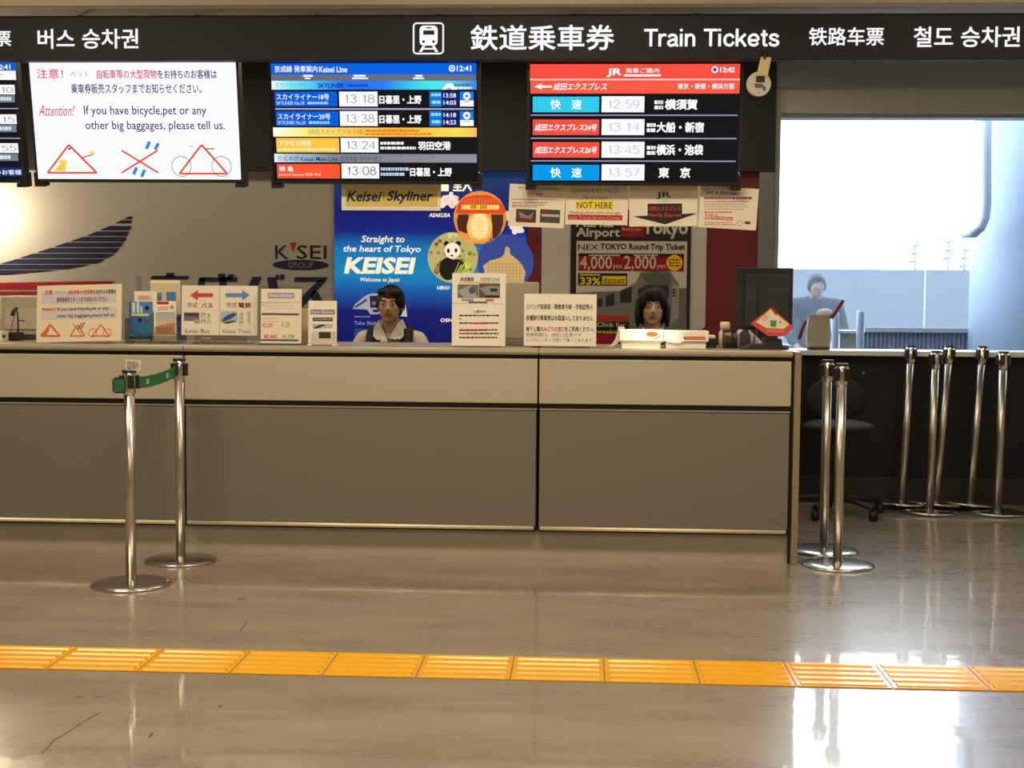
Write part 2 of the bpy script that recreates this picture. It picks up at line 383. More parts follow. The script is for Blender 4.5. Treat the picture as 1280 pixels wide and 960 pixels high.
# ------------------------------------------------------------------ the setting
YB = 8.20                      # back wall
XL, XR, YN = -5.6, 4.3, -5.0   # hall
def floor_material():
    m = bpy.data.materials.new('polished_floor_tile'); m.use_nodes = True; nt = m.node_tree; b = nt.nodes['Principled BSDF']
    tc = nt.nodes.new('ShaderNodeTexCoord')
    n1 = nt.nodes.new('ShaderNodeTexNoise'); n1.inputs['Scale'].default_value = 1.7; n1.inputs['Detail'].default_value = 8; n1.inputs['Roughness'].default_value = .65
    mp = nt.nodes.new('ShaderNodeMapping'); mp.inputs['Scale'].default_value = (1, 3.2, 1)
    nt.links.new(tc.outputs['Object'], mp.inputs[0]); nt.links.new(mp.outputs[0], n1.inputs['Vector'])
    cr = nt.nodes.new('ShaderNodeValToRGB'); cr.color_ramp.elements[0].position = .3; cr.color_ramp.elements[1].position = .72
    cr.color_ramp.elements[0].color = lin((134, 125, 110)); cr.color_ramp.elements[1].color = lin((160, 150, 134))
    nt.links.new(n1.outputs['Fac'], cr.inputs[0])
    # small dark chips and scuffs
    n2 = nt.nodes.new('ShaderNodeTexNoise'); n2.inputs['Scale'].default_value = 14; n2.inputs['Detail'].default_value = 4
    mp2 = nt.nodes.new('ShaderNodeMapping'); mp2.inputs['Rotation'].default_value = (0, 0, .6); mp2.inputs['Scale'].default_value = (.6, 1.6, 1)
    nt.links.new(tc.outputs['Object'], mp2.inputs[0]); nt.links.new(mp2.outputs[0], n2.inputs['Vector'])
    c2 = nt.nodes.new('ShaderNodeValToRGB'); c2.color_ramp.elements[0].position = .23; c2.color_ramp.elements[1].position = .27
    c2.color_ramp.elements[0].color = (.35, .32, .28, 1); c2.color_ramp.elements[1].color = (1, 1, 1, 1)
    nt.links.new(n2.outputs['Fac'], c2.inputs[0])
    mu = nt.nodes.new('ShaderNodeMix'); mu.data_type = 'RGBA'; mu.blend_type = 'MULTIPLY'; mu.inputs[0].default_value = 1
    nt.links.new(cr.outputs[0], mu.inputs[6]); nt.links.new(c2.outputs[0], mu.inputs[7])
    # joints
    br = nt.nodes.new('ShaderNodeTexBrick'); br.offset = 0; br.squash = 1
    br.inputs['Scale'].default_value = 1; br.inputs['Mortar Size'].default_value = .0025; br.inputs['Brick Width'].default_value = .6; br.inputs['Row Height'].default_value = .6
    br.inputs['Mortar Smooth'].default_value = 0
    mp3 = nt.nodes.new('ShaderNodeMapping'); mp3.inputs['Location'].default_value = (-.04, .13, 0)
    nt.links.new(tc.outputs['Object'], mp3.inputs[0]); nt.links.new(mp3.outputs[0], br.inputs['Vector'])
    mj = nt.nodes.new('ShaderNodeMix'); mj.data_type = 'RGBA'
    fm = nt.nodes.new('ShaderNodeMath'); fm.operation = 'MULTIPLY'; fm.inputs[1].default_value = .12
    nt.links.new(br.outputs['Fac'], fm.inputs[0]); nt.links.new(fm.outputs[0], mj.inputs[0])
    nt.links.new(mu.outputs[2], mj.inputs[6]); mj.inputs[7].default_value = lin((205, 196, 180)); nt.links.new(mj.outputs[2], b.inputs['Base Color'])
    rr = nt.nodes.new('ShaderNodeMapRange'); rr.inputs[3].default_value = .22; rr.inputs[4].default_value = .34; nt.links.new(n1.outputs['Fac'], rr.inputs[0]); nt.links.new(rr.outputs[0], b.inputs['Roughness'])
    n3 = nt.nodes.new('ShaderNodeTexNoise'); n3.inputs['Scale'].default_value = 5; nt.links.new(tc.outputs['Object'], n3.inputs['Vector'])
    bp = nt.nodes.new('ShaderNodeBump'); bp.inputs['Strength'].default_value = .08; bp.inputs['Distance'].default_value = .01; nt.links.new(n3.outputs['Fac'], bp.inputs['Height']); nt.links.new(bp.outputs[0], b.inputs['Normal'])
    b.inputs['IOR'].default_value = 1.5; b.inputs['Coat Weight'].default_value = .75; b.inputs['Coat Roughness'].default_value = .045; b.inputs['Coat IOR'].default_value = 1.5
    nt.links.new(bp.outputs[0], b.inputs['Coat Normal'])
    return m
fl = MB().box(XL, XR, YN, YB+.25, -.1, 0, floor_material())
scuff = mat('black_scuff', (62, 50, 38), .5)
def scuffline(pts, wd):
    for i in range(len(pts)-1):
        p, q = G(*pts[i]), G(*pts[i+1]); d = (q-p).normalized(); n_ = Vector((-d.y, d.x, 0))*wd
        z = Vector((0, 0, .0004)); fl.add([p-n_*.6+z, q-n_+z, q+n_+z, p+n_*.6+z], [(0, 1, 2, 3)], scuff)
scuffline([(52, 943), (68, 925), (84, 916), (100, 905), (124, 891)], .0022); scuffline([(297, 749.5), (301, 748), (306, 749.5)], .006); scuffline([(90, 872), (104, 872)], .003); scuffline([(118, 871), (127, 871.5)], .003)
scuffline([(300, 790), (309, 777)], .002); scuffline([(186, 922), (191, 916)], .003); scuffline([(964, 811), (967, 812)], .006); scuffline([(274, 885), (276, 882)], .004)
struct(fl.build('floor', loc=(0, 0, 0)))
struct(MB().box(XL-.1, XR+.1, YN, YB+.25, 2.96, 3.06, mat('ceiling_paint', (196, 188, 172), .8)).build('ceiling'))
wallgrey = mat('grey_beige_wall', (174, 169, 158), .38, 0, .4, noise=(.9, .05))
wallhall = mat('hall_wall', (190, 180, 160), .8)
XW0 = W(968, 250, YB).x        # left edge of the window opening
XW1 = 3.55
ZS, ZW = W(1100, 438, YB).z, W(1100, 141, YB).z
struct(MB().box(XL, XW0, YB, YB+.2, 0, 2.96, wallgrey).build('wall_north'))
under = mat('black_wall', (28, 30, 31), .5, 0, .3)
struct(MB().box(XW0, XW1, YB, YB+.2, 0, ZS-.03, under).build('wall_under_window'))
struct(MB().box(XW0, XW1, YB, YB+.2, ZW, 2.96, mat('tan_grey_head', (200, 198, 194), .5)).build('wall_over_window'))
struct(MB().box(XW1, XR, YB, YB+.2, 0, 2.96, wallgrey).build('wall_north_end'))
struct(MB().box(XL-.1, XL, YN, YB+.2, 0, 2.96, wallhall).build('wall_west'))
struct(MB().box(XR, XR+.1, YN, YB+.2, 0, 2.96, wallhall).build('wall_east'))
struct(MB().box(XL-.1, XR+.1, YN-.1, YN, 0, 2.96, wallhall).build('wall_south'))
# dark upper band of the back wall, its pier, the head band over the window
ZD = W(315, 213, YB-.06).z
XP = W(949, 250, YB-.08).x
upper = mat('charcoal_upper_wall', (46, 47, 47), .55, 0, .25)
struct(MB().box(XL, XW0-.012, YB-.085, YB-.002, ZD, 2.95, upper).build('trim_1'))
pier = mat('grey_pier', (120, 121, 120), .35, 0, .5)
struct(MB().box(XP, XW0-.012, YB-.08, YB-.002, 0, ZD-.0005, pier).build('trim_2', bevel=.004))
struct(MB().box(XW0-.011, XW1, YB-.07, YB-.002, W(1100, 109, YB-.07).z, 2.95, mat('blue_grey_head_band', (140, 147, 150), .5)).build('trim_3'))
# skirting line under the window wall
struct(MB().box(XW0, XW1, YB-.02, YB-.001, 0, .16, mat('black_skirting', (30, 30, 29), .45)).build('baseboard_north'))
# ceiling bulkhead above the sign
struct(MB().box(XL, XR, 6.12, 6.62, 2.515, 2.955, mat('tan_bulkhead', (222, 216, 202), .7)).build('trim_4'))
struct(MB().box(XL, XR, 6.10, 6.118, 2.505, 2.535, mat('brown_edge_strip', (150, 138, 120), .6)).build('trim_5'))

# window: frame, panes, sill
WX = thing('window_1', (XW0, YB+.1, ZS), None, None); struct(WX)
fr = mat('window_frame_metal', (150, 152, 150), .4, .2)
mb = MB(); mb.box(XW0, XW1, YB+.03, YB+.16, ZW-.025, ZW, fr); mb.box(XW0-.0115, XW0+.022, YB-.06, YB+.16, ZS, ZW, fr); mb.box(XW1-.03, XW1, YB+.03, YB+.16, ZS, ZW, fr)
mb.build('window_frame', WX)
MB().box(XW0+.02, XW1-.03, YB+.09, YB+.1, ZS, ZW-.025, clearmat('window_glass', (236, 242, 246), .5, .02)).build('window_pane', WX)
MB().box(XW0+.02, XW1, YB-.10, YB+.2, ZS-.03, ZS, mat('white_sill', (214, 214, 212), .35)).build('window_sill', WX, bevel=.004)

# outside, beyond the glass
YO = -.12
struct(MB().box(-4, 30, YB+.26, 60, YO-.1, YO, mat('outside_paving', (99, 103, 108), .9)).build('ground_outside'))
zb = W(1100, 337, 26).z
struct(MB().box(-6, 30, 26, 26.4, YO, zb, mat('outside_wall_paint', (125, 130, 136), .9)).build('wall_outside'))
# ------------------------------------------------------------------ overhead sign
YS = 6.2
sg = thing('overhead_sign', (-.3, YS+.1, 2.28), 'long charcoal overhead sign with white lettering and train symbol above the counter', 'sign')
signm = mat('sign_charcoal', (38, 39, 40), .55, 0, .15)
MB().box(-5.2, 3.9, YS, YS+.055, W(640, 75, YS).z, W(640, 18, YS).z, signm).build('panel', sg, bevel=.003)
def sign_text(t, x0, y0, x1, y1, bold, nm='lettering'):
    b = Board((0, YS-.002, 2.3)); b.text(t, x0, y0, x1, y1, WHT, 1, bold, res=4); b.build(nm, sg)
sign_text('鉄道乗車券', 588, 31, 768, 63, .022)
b = Board((0, YS-.002, 2.3)); stroke_text(b, 'Train Tickets', 805, 36, 974, 58, WHT, 1, .15); b.build('lettering', sg)
sign_text('铁路车票', 1011, 34, 1105, 57, .02)
sign_text('철도 승차권', 1142, 33, 1275, 59, .022)
sign_text('버스 승차권', 47, 36, 173, 61, .022)
sign_text('车票', -34, 38, 14, 58, .022)
b = Board((0, YS-.002, 2.3))
u0, v0, u1, v1 = b.bx(516, 28, 555, 68)
def rrect(b, x0, y0, x1, y1, rad, m, L, inner=None):
    def ring(x0, y0, x1, y1, r):
        a, c, d, e = b.bx(x0, y0, x1, y1); k = b.uv(x0+1, y0)[0]-b.uv(x0, y0)[0]; r *= k; o = []
        for (cx, cy, t0) in ((d-r, e-r, 0), (a+r, e-r, 90), (a+r, c+r, 180), (d-r, c+r, 270)):
            for q in range(6): o.append(b.P(cx+r*cos(radians(t0+q*18)), cy+r*sin(radians(t0+q*18)), L))
        return o
    o = ring(x0, y0, x1, y1, rad); n = len(o)
    if inner is None: b.add(o, [tuple(range(n))], m)
    else:
        q = ring(x0+inner, y0+inner, x1-inner, y1-inner, max(rad-inner, .5)); b.add(o+q, [(i, (i+1) % n, n+(i+1) % n, n+i) for i in range(n)], m)
dk = signm
rrect(b, 516, 28, 555, 68, 5, WHT, 1, 2)
rrect(b, 524.5, 32, 547, 57, 5, WHT, 1)
rrect(b, 529, 38, 543, 43.5, 1, dk, 2); b.rect(533, 34, 539, 35.6, dk, 2)
b.disc(529.5, 52, 1.7, dk, 2); b.disc(542, 52, 1.7, dk, 2)
b.poly([(528, 57.5), (531.5, 57.5), (527.5, 65), (523.5, 65)], WHT, 1); b.poly([(540, 57.5), (543.5, 57.5), (548, 65), (544, 65)], WHT, 1)
b.rect(529, 60, 543, 62, WHT, 1)
b.build('train_symbol', sg)

# ------------------------------------------------------------------ display monitors
def monitor(x0, y0, x1, y1, label):
    """pixel outline of the lit screen; returns (root, Board) of a screen hung tilted forward under the sign"""
    YT, YBt = 6.27, 6.36
    xm = (x0+x1)/2
    pt = W(xm, y0, YT); pb = W(xm, y1, YBt)
    ey = (pt-pb).normalized(); ey.x = 0; ey.normalize()
    bd = Board((pt+pb)/2, (1, 0, 0), ey)
    root = thing('departure_display', pb, label, 'display screen', 'display screens under the overhead sign')
    a, bb, c, d = bd.bx(x0, y0, x1, y1)
    e = .012; n = bd.n
    hm = MB()
    hm.prism([bd.P(u, v)+n*-.0008 for u, v in ((a-e, bb-.016), (c+e, bb-.016), (c+e, d+.004), (a-e, d+.004))], -n*.06, black)
    hm.build('housing', root, bevel=.002)
    for uu, sg_ in ((a-e-.006, 1), (c+e+.006, -1)):
        cl = MB(); cl.prism([bd.P(uu+sg_*du, bb+dv)+n*.004 for du, dv in ((0, -.036), (.046, -.036), (.046, -.018), (.012, -.018), (.012, .03), (0, .03))], -n*.07, black); cl.build('corner_bracket', root)
    for dx in (-.28, .28):
        hg = MB(); q = bd.P(dx, d-.1)-n*.06
        hg.cyl((q.x, q.y+.012, q.z), (q.x, q.y+.02, 2.514), .012, m=black, n=10)
        hg.build('hanger', root)
    return root, bd
CREAM = emi((252, 252, 255))
def E(*c): return emi(c)
navy, sred, scyan, sblue = E(20, 40, 110), E(214, 62, 72), E(60, 210, 240), E(10, 100, 228)
sblk = emi((26, 24, 26))
# 1: white notice
r1, b = monitor(42, 78, 298, 224, 'display screen showing a white handwritten-style notice about bicycles and big baggage')
b.rect(42, 78, 298, 224, CREAM, 0)
b.text('注意！', 46, 86, 79, 98, sred, bold=.012); b.text('ペット', 88, 89, 111, 97, E(225, 120, 130))
b.text('自転車等の大型荷物', 121, 87, 196, 98.5, sred, bold=.012); b.text('をお持ちのお客様は', 197, 87, 271, 98.5, navy, bold=.015)
b.text('乗車券販売スタッフまでお知らせください。', 89, 104.5, 252, 117, navy, bold=.012)
b.text('Attention!', 48, 131, 94, 145, sred, slant=.25)
b.text('If you have bicycle,pet or any', 105, 132, 258, 146.5, navy, bold=.006)
b.text('other big baggages, please tell us.', 107, 151, 281, 165, navy, bold=.006)
oran = E(238, 84, 58)
for pts in (((86, 181), (59.5, 216), (121, 216)), ((252, 181), (224.5, 217), (284, 217))):
    for i in range(3): b.line(*pts[i], *pts[(i+1) % 3], 2.4, oran)
b.poly([(74, 206), (82, 204), (82, 214), (67, 214)], E(252, 206, 70)); b.disc(79, 203, 5, E(250, 215, 90), 1, 3); b.poly([(84, 185), (90, 185), (87, 187.5)], E(40, 20, 20), 2)
b.line(103, 197, 117, 193, 1.2, E(120, 60, 40)); b.disc(115, 191, 3, E(252, 220, 110), 1)
b.line(152, 188, 198, 216, 2.2, oran); b.line(197, 188, 152, 216, 2.2, oran)
for (xa, ya, xb, yb) in ((187, 177, 183, 186), (198, 179, 194, 187), (171, 209, 167, 218), (181, 212, 177, 221)): b.line(xa, ya, xb, yb, 4, E(40, 140, 220))
for xx in (227, 277): b.disc(xx, 208, 12.5, E(70, 70, 80), 2, r0=11.8)
b.line(256, 186, 268, 186, 1.2, E(60, 60, 70)); b.line(236, 183, 242, 183, .8, E(140, 140, 150))
b.build('screen', r1)
# 2: blue and white departures
r2, b = monitor(341, 79, 597, 226, 'display screen of train departures with blue header and orange and red rows')
gx0, gx1 = b.P(b.bx(339, 101, 595, 112)[0], 0).x, b.P(b.bx(339, 101, 595, 112)[2], 0).x
b.rect(338, 79, 597, 226, sblk, 0)
b.rect(338.5, 79, 595.5, 93, sblue); b.text('京成線 発車案内', 343, 82, 397, 90.5, CREAM, bold=.02); b.text('Keisei Line', 399, 83, 434, 90.5, CREAM, bold=.02)
b.disc(565, 85.5, 4, CREAM, 2, r0=2.4); b.disc(565, 85.5, 1.2, CREAM, 2); b.text('12:41', 571, 82, 589, 89, CREAM, bold=.02)
b.rect(339, 93, 595.5, 101, E(108, 110, 128))
for x0, x1 in ((379, 391), (442, 457), (519, 528)): b.rect(x0, 93.5, x1, 96, CREAM, 2)
b.rect(381, 97, 388, 98.8, CREAM, 2); b.rect(440, 97, 460, 98.8, CREAM, 2); b.rect(516, 97, 530, 98.8, CREAM, 2)
b.rect(339.5, 101, 596, 112, grad('display_blue_ramp', 0, gx0, gx1, [(0, (235, 250, 255)), (.08, (130, 240, 250)), (.22, (60, 190, 245)), (.35, (10, 110, 235)), (.55, (20, 120, 240)), (.78, (60, 235, 235)), (.9, (90, 200, 240)), (1, (50, 130, 230))], 1.0, False))
b.text('スカイライナー', 344, 103, 384, 110, E(110, 160, 180)); b.text('SKYLINER', 397, 104, 430, 110, E(16, 50, 170), bold=.03); b.greek(434, 104.5, 462, 109.5, 1, E(20, 70, 190), 2, .6)
b.poly([(552, 112), (558, 105), (564, 103.5), (568, 108), (571, 112), (565, 112), (562, 109), (557, 112)], CREAM, 2); b.greek(568, 104.5, 591, 108, 1, E(70, 110, 160), 2, .8); b.greek(568, 108.5, 591, 111.5, 1, CREAM, 2, .8)
def rowb(y0, y1, xs, t1, t2, tm):
    b.rect(xs, y0, xs+78, y1, E(8, 96, 222)); b.text(t1, xs+2, y0+3, xs+68, y0+10.5, CREAM, bold=.022); b.text(t2, xs+2, y0+12, xs+37, y0+16.5, E(190, 225, 255), bold=.01); b.greek(xs+41, y0+12, xs+67, y0+16.5, 1, E(170, 215, 255), 2, .7, 0)
rowb(114.5, 133, 343.5, 'スカイライナー18号', 'SKYLINER No.18', 0); rowb(139, 157.5, 345, 'スカイライナー20号', 'SKYLINER No.20', 0)
def timeb(t, x0, y0, x1, y1, c=(150, 148, 150), bd=0.0): b.rect(x0, y0, x1, y1, CREAM); stroke_text(b, t, x0+6.5, y0+4, x1-4, y1-4.5, E(*c), 2, .085)
timeb('13:18', 424, 114.5, 472, 133); timeb('13:38', 425, 139, 472, 157.5)
for y in (114.5, 139):
    b.text('日暮里・上野', 474, y+4.5, 527, y+15.5, CREAM, bold=.05)
    b.rect(537, y, 573, y+18.5, E(20, 40, 120)); b.rect(537, y, 552, y+9, E(20, 130, 235), 2); b.rect(537, y+9.5, 552, y+18.5, E(20, 130, 235), 2); b.greek(539, y+2, 551, y+6, 1, E(170, 225, 255), 3, .8, 0); b.greek(540, y+11, 551, y+15.5, 1, E(170, 225, 255), 3, .8, 0)
    b.rect(575, y, 592, y+18.5, CREAM); b.rect(575, y, 592, y+11, E(20, 130, 228), 2); b.disc(583.5, y+5.5, 4.6, CREAM, 3, r0=1.8); b.rect(580, y+12.5, 587, y+13.3, E(140, 150, 160), 2)
b.text('13:58', 554.5, 116.5, 570, 122, CREAM, bold=.012, L=3); b.text('14:03', 554.5, 125.5, 570, 131, CREAM, bold=.012, L=3)
b.text('14:18', 554.5, 141, 570, 146.5, CREAM, bold=.012, L=3); b.text('14:23', 554.5, 150, 570, 155.5, CREAM, bold=.012, L=3)
b.rect(344, 135.2, 592, 137.2, E(170, 172, 205))
b.rect(341.5, 159.5, 596, 171, grad('display_amber_ramp', 0, gx0, gx1, [(0, (255, 255, 230)), (.15, (255, 238, 130)), (.4, (255, 205, 90)), (.62, (255, 180, 60)), (.9, (255, 220, 90)), (1, (255, 190, 90))], 1.0, False))
b.text('(成田スカイアクセス線)', 385, 161.5, 455, 169, E(160, 120, 50)); b.greek(457, 162, 525, 165, 1, E(220, 120, 30), 2, .8, 0); b.greek(457, 166, 540, 169, 1, E(220, 130, 40), 2, .8, 0)
b.rect(345.5, 172.5, 424, 190.5, E(255, 200, 70)); b.text('アクセス特急', 349, 175.5, 389, 182.5, CREAM, bold=.02); b.greek(348, 185, 420, 188.5, 1, E(255, 245, 200), 2, .7, 0)
timeb('13:24', 426, 172.5, 473, 190.5, (130, 128, 130)); b.greek(475.5, 177, 505, 181, 1, CREAM, 2, .85, 0); b.greek(475.5, 183, 520, 187, 1, CREAM, 2, .85, 0); b.text('羽田空港', 522.5, 176.5, 563.5, 187.5, CREAM, bold=.05)
b.rect(343, 192.5, 596, 203, grad('display_grey_ramp', 0, gx0, gx1, [(0, (235, 245, 255)), (.1, (170, 195, 220)), (.3, (120, 128, 142)), (1, (140, 145, 158))], 1.0, False))
b.text('京成本線', 346.5, 194.5, 374, 201.5, E(70, 90, 130)); b.text('Keisei Main Line', 376, 196, 422, 201.5, E(40, 50, 90), bold=.012); b.text('京成本线 게이세이본선', 426, 195, 477, 201.5, E(60, 66, 90))
b.rect(346.5, 205, 425, 223, E(250, 88, 52)); b.text('特 急', 349, 207.5, 367, 214.5, CREAM, bold=.04); b.text('Limited Express 特快 특급', 348.5, 216, 401.5, 220.5, E(255, 225, 210), bold=.012)
timeb('13:08', 427, 204.5, 474, 223, (90, 88, 90)); b.greek(476, 209, 511, 213.5, 1, E(190, 215, 235), 2, .85, 0); b.greek(476, 215.5, 506, 220, 1, E(190, 215, 235), 2, .85, 0); b.text('日暮里・上野', 512.5, 209.5, 565, 220.5, CREAM, bold=.05)
b.disc(599, 215.5, .7, E(230, 230, 230))
b.build('screen', r2)
# 3: red departures
r3, b = monitor(662, 80, 924, 228, 'display screen of train departures with a red two-line header over black')
sb = E(250, 82, 66)
b.rect(662, 80, 924, 228, sblk, 0)
b.rect(662.5, 80, 925, 98.5, sb); b.rect(662.5, 98.5, 925, 100.3, E(255, 210, 200)); b.rect(663, 100.3, 924.5, 117, E(250, 92, 68))
b.text('JR', 758, 85.5, 778, 96.5, CREAM, bold=.03, slant=.1); b.text('発車ご案内', 782, 85, 824, 91.5, CREAM, bold=.02); b.rect(780, 93, 826, 95.5, CREAM, 2)
b.disc(893.5, 87, 4.2, CREAM, 2); b.disc(893.5, 87, 2.4, E(60, 80, 170), 3); b.text('12:42', 900, 84, 918.5, 90.5, CREAM, bold=.03)
b.poly([(668, 108.3), (678, 104), (676, 107), (690, 107), (690, 109.6), (676, 109.6), (678, 112.5)], CREAM, 2)
b.text('成田エクスプレス', 691, 103.5, 760, 113, CREAM, bold=.025, slant=.25); b.text('東京・新宿・横浜方面', 847, 104, 918, 111.5, CREAM, bold=.03)
def rowc(y, c, t, tm, dest, x0, x1, small, sp=0):
    b.rect(666, y, 749, y+19.5, E(*c)); b.text(t, *((688, y+3.5, 727, y+16) if sp else (668, y+5.5, 747, y+14.5)), CREAM, bold=.03, slant=0 if sp else .2)
    b.rect(752, y-.5, 805.5, y+19.5, CREAM); stroke_text(b, tm, 759.5, y+4.5, 799, y+14.5, E(196, 196, 204), 2, .085)
    b.text(dest, x0, y+3, x1, y+16.5, CREAM, bold=.05)
    if small: b.greek(small, y+4.5, small+11, y+9.5, 1, CREAM, 2, .9, 0); b.greek(small, y+11, small+11, y+16, 1, CREAM, 2, .9, 0)
rowc(120.8, (48, 206, 236), '快　速', '12:59', '横須賀', 831, 872, 818, 1)
rowc(149.3, (246, 84, 66), '成田エクスプレス24号', '13:14', '大船・新宿', 820.5, 880, 808.5)
rowc(177.6, (246, 84, 66), '成田エクスプレス26号', '13:45', '横浜・池袋', 820.5, 879, 808.5)
rowc(206, (10, 156, 240), '快　速', '13:57', '東　京', 823, 863, 0, 1)
for y in (144, 173, 201.3): b.rect(663.5, y-.8, 922-(y-144)*.04, y+.8, E(150, 152, 190))
b.disc(923.5, 216.3, .7, E(230, 230, 230))
b.build('screen', r3)
# 4: cut off by the frame
r4, b = monitor(-228, 77, 22, 224, 'display screen of bus departures partly cut off by the photo edge')
b.rect(-228, 77, 22, 224, sblk, 0)
b.rect(-228, 78, 20, 88.5, E(20, 96, 214)); b.text('12:41', -4, 80.5, 13, 87, CREAM, bold=.02); b.rect(-228, 88.5, 20, 100, E(250, 250, 252)); b.greek(-60, 92, 8, 94, 1, E(120, 120, 130), 2)
for y, t in ((106, '13:10'), (143, '14:15'), (179, '13:55')):
    b.rect(-36, y, 18.5+(y-106)*.06, y+12, CREAM); stroke_text(b, t, -20, y+3, 16+(y-106)*.06, y+9.5, E(160, 160, 168), 2, .1); b.rect(-36, y+13, 18.5+(y-106)*.06, y+22, E(120, 130, 146)); b.greek(-30, y+15, 14, y+20, 1, E(225, 230, 240), 2, .9, 0)
    b.rect(-120, y, -42, y+22, E(20, 96, 214)); b.rect(-220, y, -126, y+22, E(230, 150, 40))
    if y < 179: b.rect(-228, y+29, 23+(y-106)*.06, y+30.2, E(170, 170, 180))
b.rect(-228, 209, 28, 220, E(16, 50, 120)); b.text('のお客様', -6, 212, 27, 218.5, CREAM, bold=.02)
b.build('screen', r4)

# ------------------------------------------------------------------ wall graphics, posters
def paper_board(name, x0, y0, x1, y1, Y, label, cat, t=.0012, m=None, rot=0.0, group=None, tilt=0.0):
    c = W((x0+x1)/2, (y0+y1)/2, Y)
    bd = Board(c, (cos(rot), 0, -sin(rot)), Matrix.Rotation(0, 3, 'X') @ Vector((sin(rot)*1, sin(tilt), cos(rot)*cos(tilt))), .0005)
    bd.slab(x0, y0, x1, y1, t, m or paper, 0)
    bd.info = (name, label, cat, group); return bd
def done(bd, parent=None, **k):
    n, l, c, g = bd.info; o = bd.build(n, parent, **k)
    if parent is None: tag(o, l, c, g)
    return o
YG = YB-.003
nv = mat('navy_vinyl', (28, 32, 66), .4)
rdv = mat('red_vinyl', (150, 24, 34), .4)
b = Board((-3, YG, 1.5))
sw = [(-90, 349), (-40, 338), (10, 327), (60, 311), (110, 294), (140, 281), (165.5, 268.5), (163.5, 284), (156, 301), (144, 317), (122, 329), (80, 337), (0, 344), (-90, 352)]
ys = []; yy = 268.5
while yy < 350: ys.append((yy, min(yy+5.6, 350))); yy += 6.9
b.bands(sw, ys, nv)
rs = [(-90, 352), (0, 354.5), (70, 354.5), (115, 352), (146, 348), (140, 355), (112, 363), (60, 368.5), (0, 369.5), (-90, 370)]
b.bands(rs, [(348, 358.2), (359.2, 363), (364, 370)], rdv)
tag(b.build('wing_emblem'), 'large striped navy and red wing emblem on the grey wall', 'emblem')
b = Board((-2, YG, 1.5))
for pts in (
  # first character
  ((208, 341), (218.5, 341), (217, 346), (206.5, 346)), ((190, 344.8), (236, 344.8), (235, 349), (188, 349)), ((196, 354), (226, 354), (222, 372), (192, 372)), ((206, 372), (214, 372), (208, 404), (200, 404)), ((192, 380), (199, 380), (190, 400), (182, 400)), ((216, 380), (223, 380), (229, 400), (221, 400)),
  # second character
  ((250, 346.6), (297, 346.6), (296, 352), (248.5, 352)), ((249, 347), (257, 347), (248, 404), (239, 404)), ((272.5, 342), (281.5, 342), (290, 404), (281, 404)), ((286, 343), (294, 343), (289, 350), (282, 350)), ((252, 366), (272, 366), (271, 372), (251, 372)), ((266, 370), (273, 370), (268, 398), (261, 398)), ((292, 362), (300, 362), (280, 404), (271, 404)),
  # third character
  ((315.6, 346), (327, 346), (312, 384), (298, 384)), ((333.5, 346.5), (344.5, 346.5), (354, 384), (341, 384)), ((344.8, 343.4), (349.4, 343.4), (348.4, 349.6), (343.8, 349.6)), ((350.6, 343), (356, 343), (355, 349.6), (350, 349.6)),
  # fourth character
  ((368.4, 346.5), (410.5, 346.5), (405, 352), (367.5, 352)), ((398, 350), (408, 350), (378, 384), (364, 384)), ((393, 362), (398, 366), (409, 386), (396, 386), (388, 370))): b.poly(pts, nv)
tag(b.build('wall_lettering'), 'large slanted navy characters on the grey wall behind the counter', 'lettering')
b = Board((-2, YG, 1.5))
bk = mat('black_vinyl', (34, 32, 34), .4)
b.text('K', 344, 306.5, 360.5, 323.5, bk, 1, .0); b.text('SEI', 371, 306.5, 408, 323.5, bk, 1, .0)
b.poly([(362.5, 303), (370.5, 303), (366.5, 316)], mat('red_vinyl', (190, 34, 44), .4), 1)
b.disc(376, 331, 35, nv, 1, 6.2, 40); b.text('GROUP', 360, 327.6, 392, 335, mat('grey_vinyl', (130, 128, 122), .4), 2)
tag(b.build('group_logo'), 'small company logo with red wedge and navy oval on the grey wall', 'logo')

# blue backlit travel poster
kp = thing('travel_poster', W(538, 436, YB-.03), 'large blue backlit poster with panda, lantern and train pictures behind the counter', 'poster')
GL = .42
b = Board(W(538, 330, YB-.03))
x0, x1 = 418, 659
z_top = W(538, 213, YB-.03).z; z_bot = W(538, 470, YB-.03).z
b.slab(x0, 213, x1, 470, .026, mat('poster_frame', (30, 40, 90), .4), -1)
pbl = grad('poster_blue_print', 2, z_bot, z_top, [(0, (4, 10, 70)), (.13, (6, 20, 110)), (.32, (8, 24, 128)), (.40, (8, 90, 190)), (.50, (14, 150, 220)), (.62, (16, 130, 215)), (.70, (14, 40, 150)), (.8, (12, 22, 120)), (1, (24, 60, 120))], GL)
b.rect(x0, 213, x1, 470, pbl, 0)
LB = lambda *c: lightbox(c, GL*1.2)
cw = lightbox((250, 240, 215), GL*1.6)
b.text('Straight to', 451, 294.5, 507, 305.5, cw, 3, .015, .2); b.text('the heart of Tokyo', 428, 307, 527, 317.5, cw, 3, .015, .2)
b.text('KEISEI', 430, 321.5, 520, 342.5, cw, 3, .04, .2); b.text('Welcome to Japan', 449, 347, 500, 353.5, cw, 3, .015, .2)
b.text('ASAKUSA', 536, 266.5, 563.5, 271.5, cw, 3, .03, .2); b.text('UENO', 546, 357.5, 562.5, 362, cw, 3, .03, .2); b.text('OSHIAGE', 550, 398, 583, 402.5, cw, 3, .03, .2)
b.text('Take Skyliner', 443, 401.5, 480, 407.5, LB(150, 165, 200), 3, .005); b.greek(443, 394, 467, 397.5, 1, LB(120, 135, 180), 3)
b.rect(443, 411, 470, 440, LB(10, 80, 150), 1)
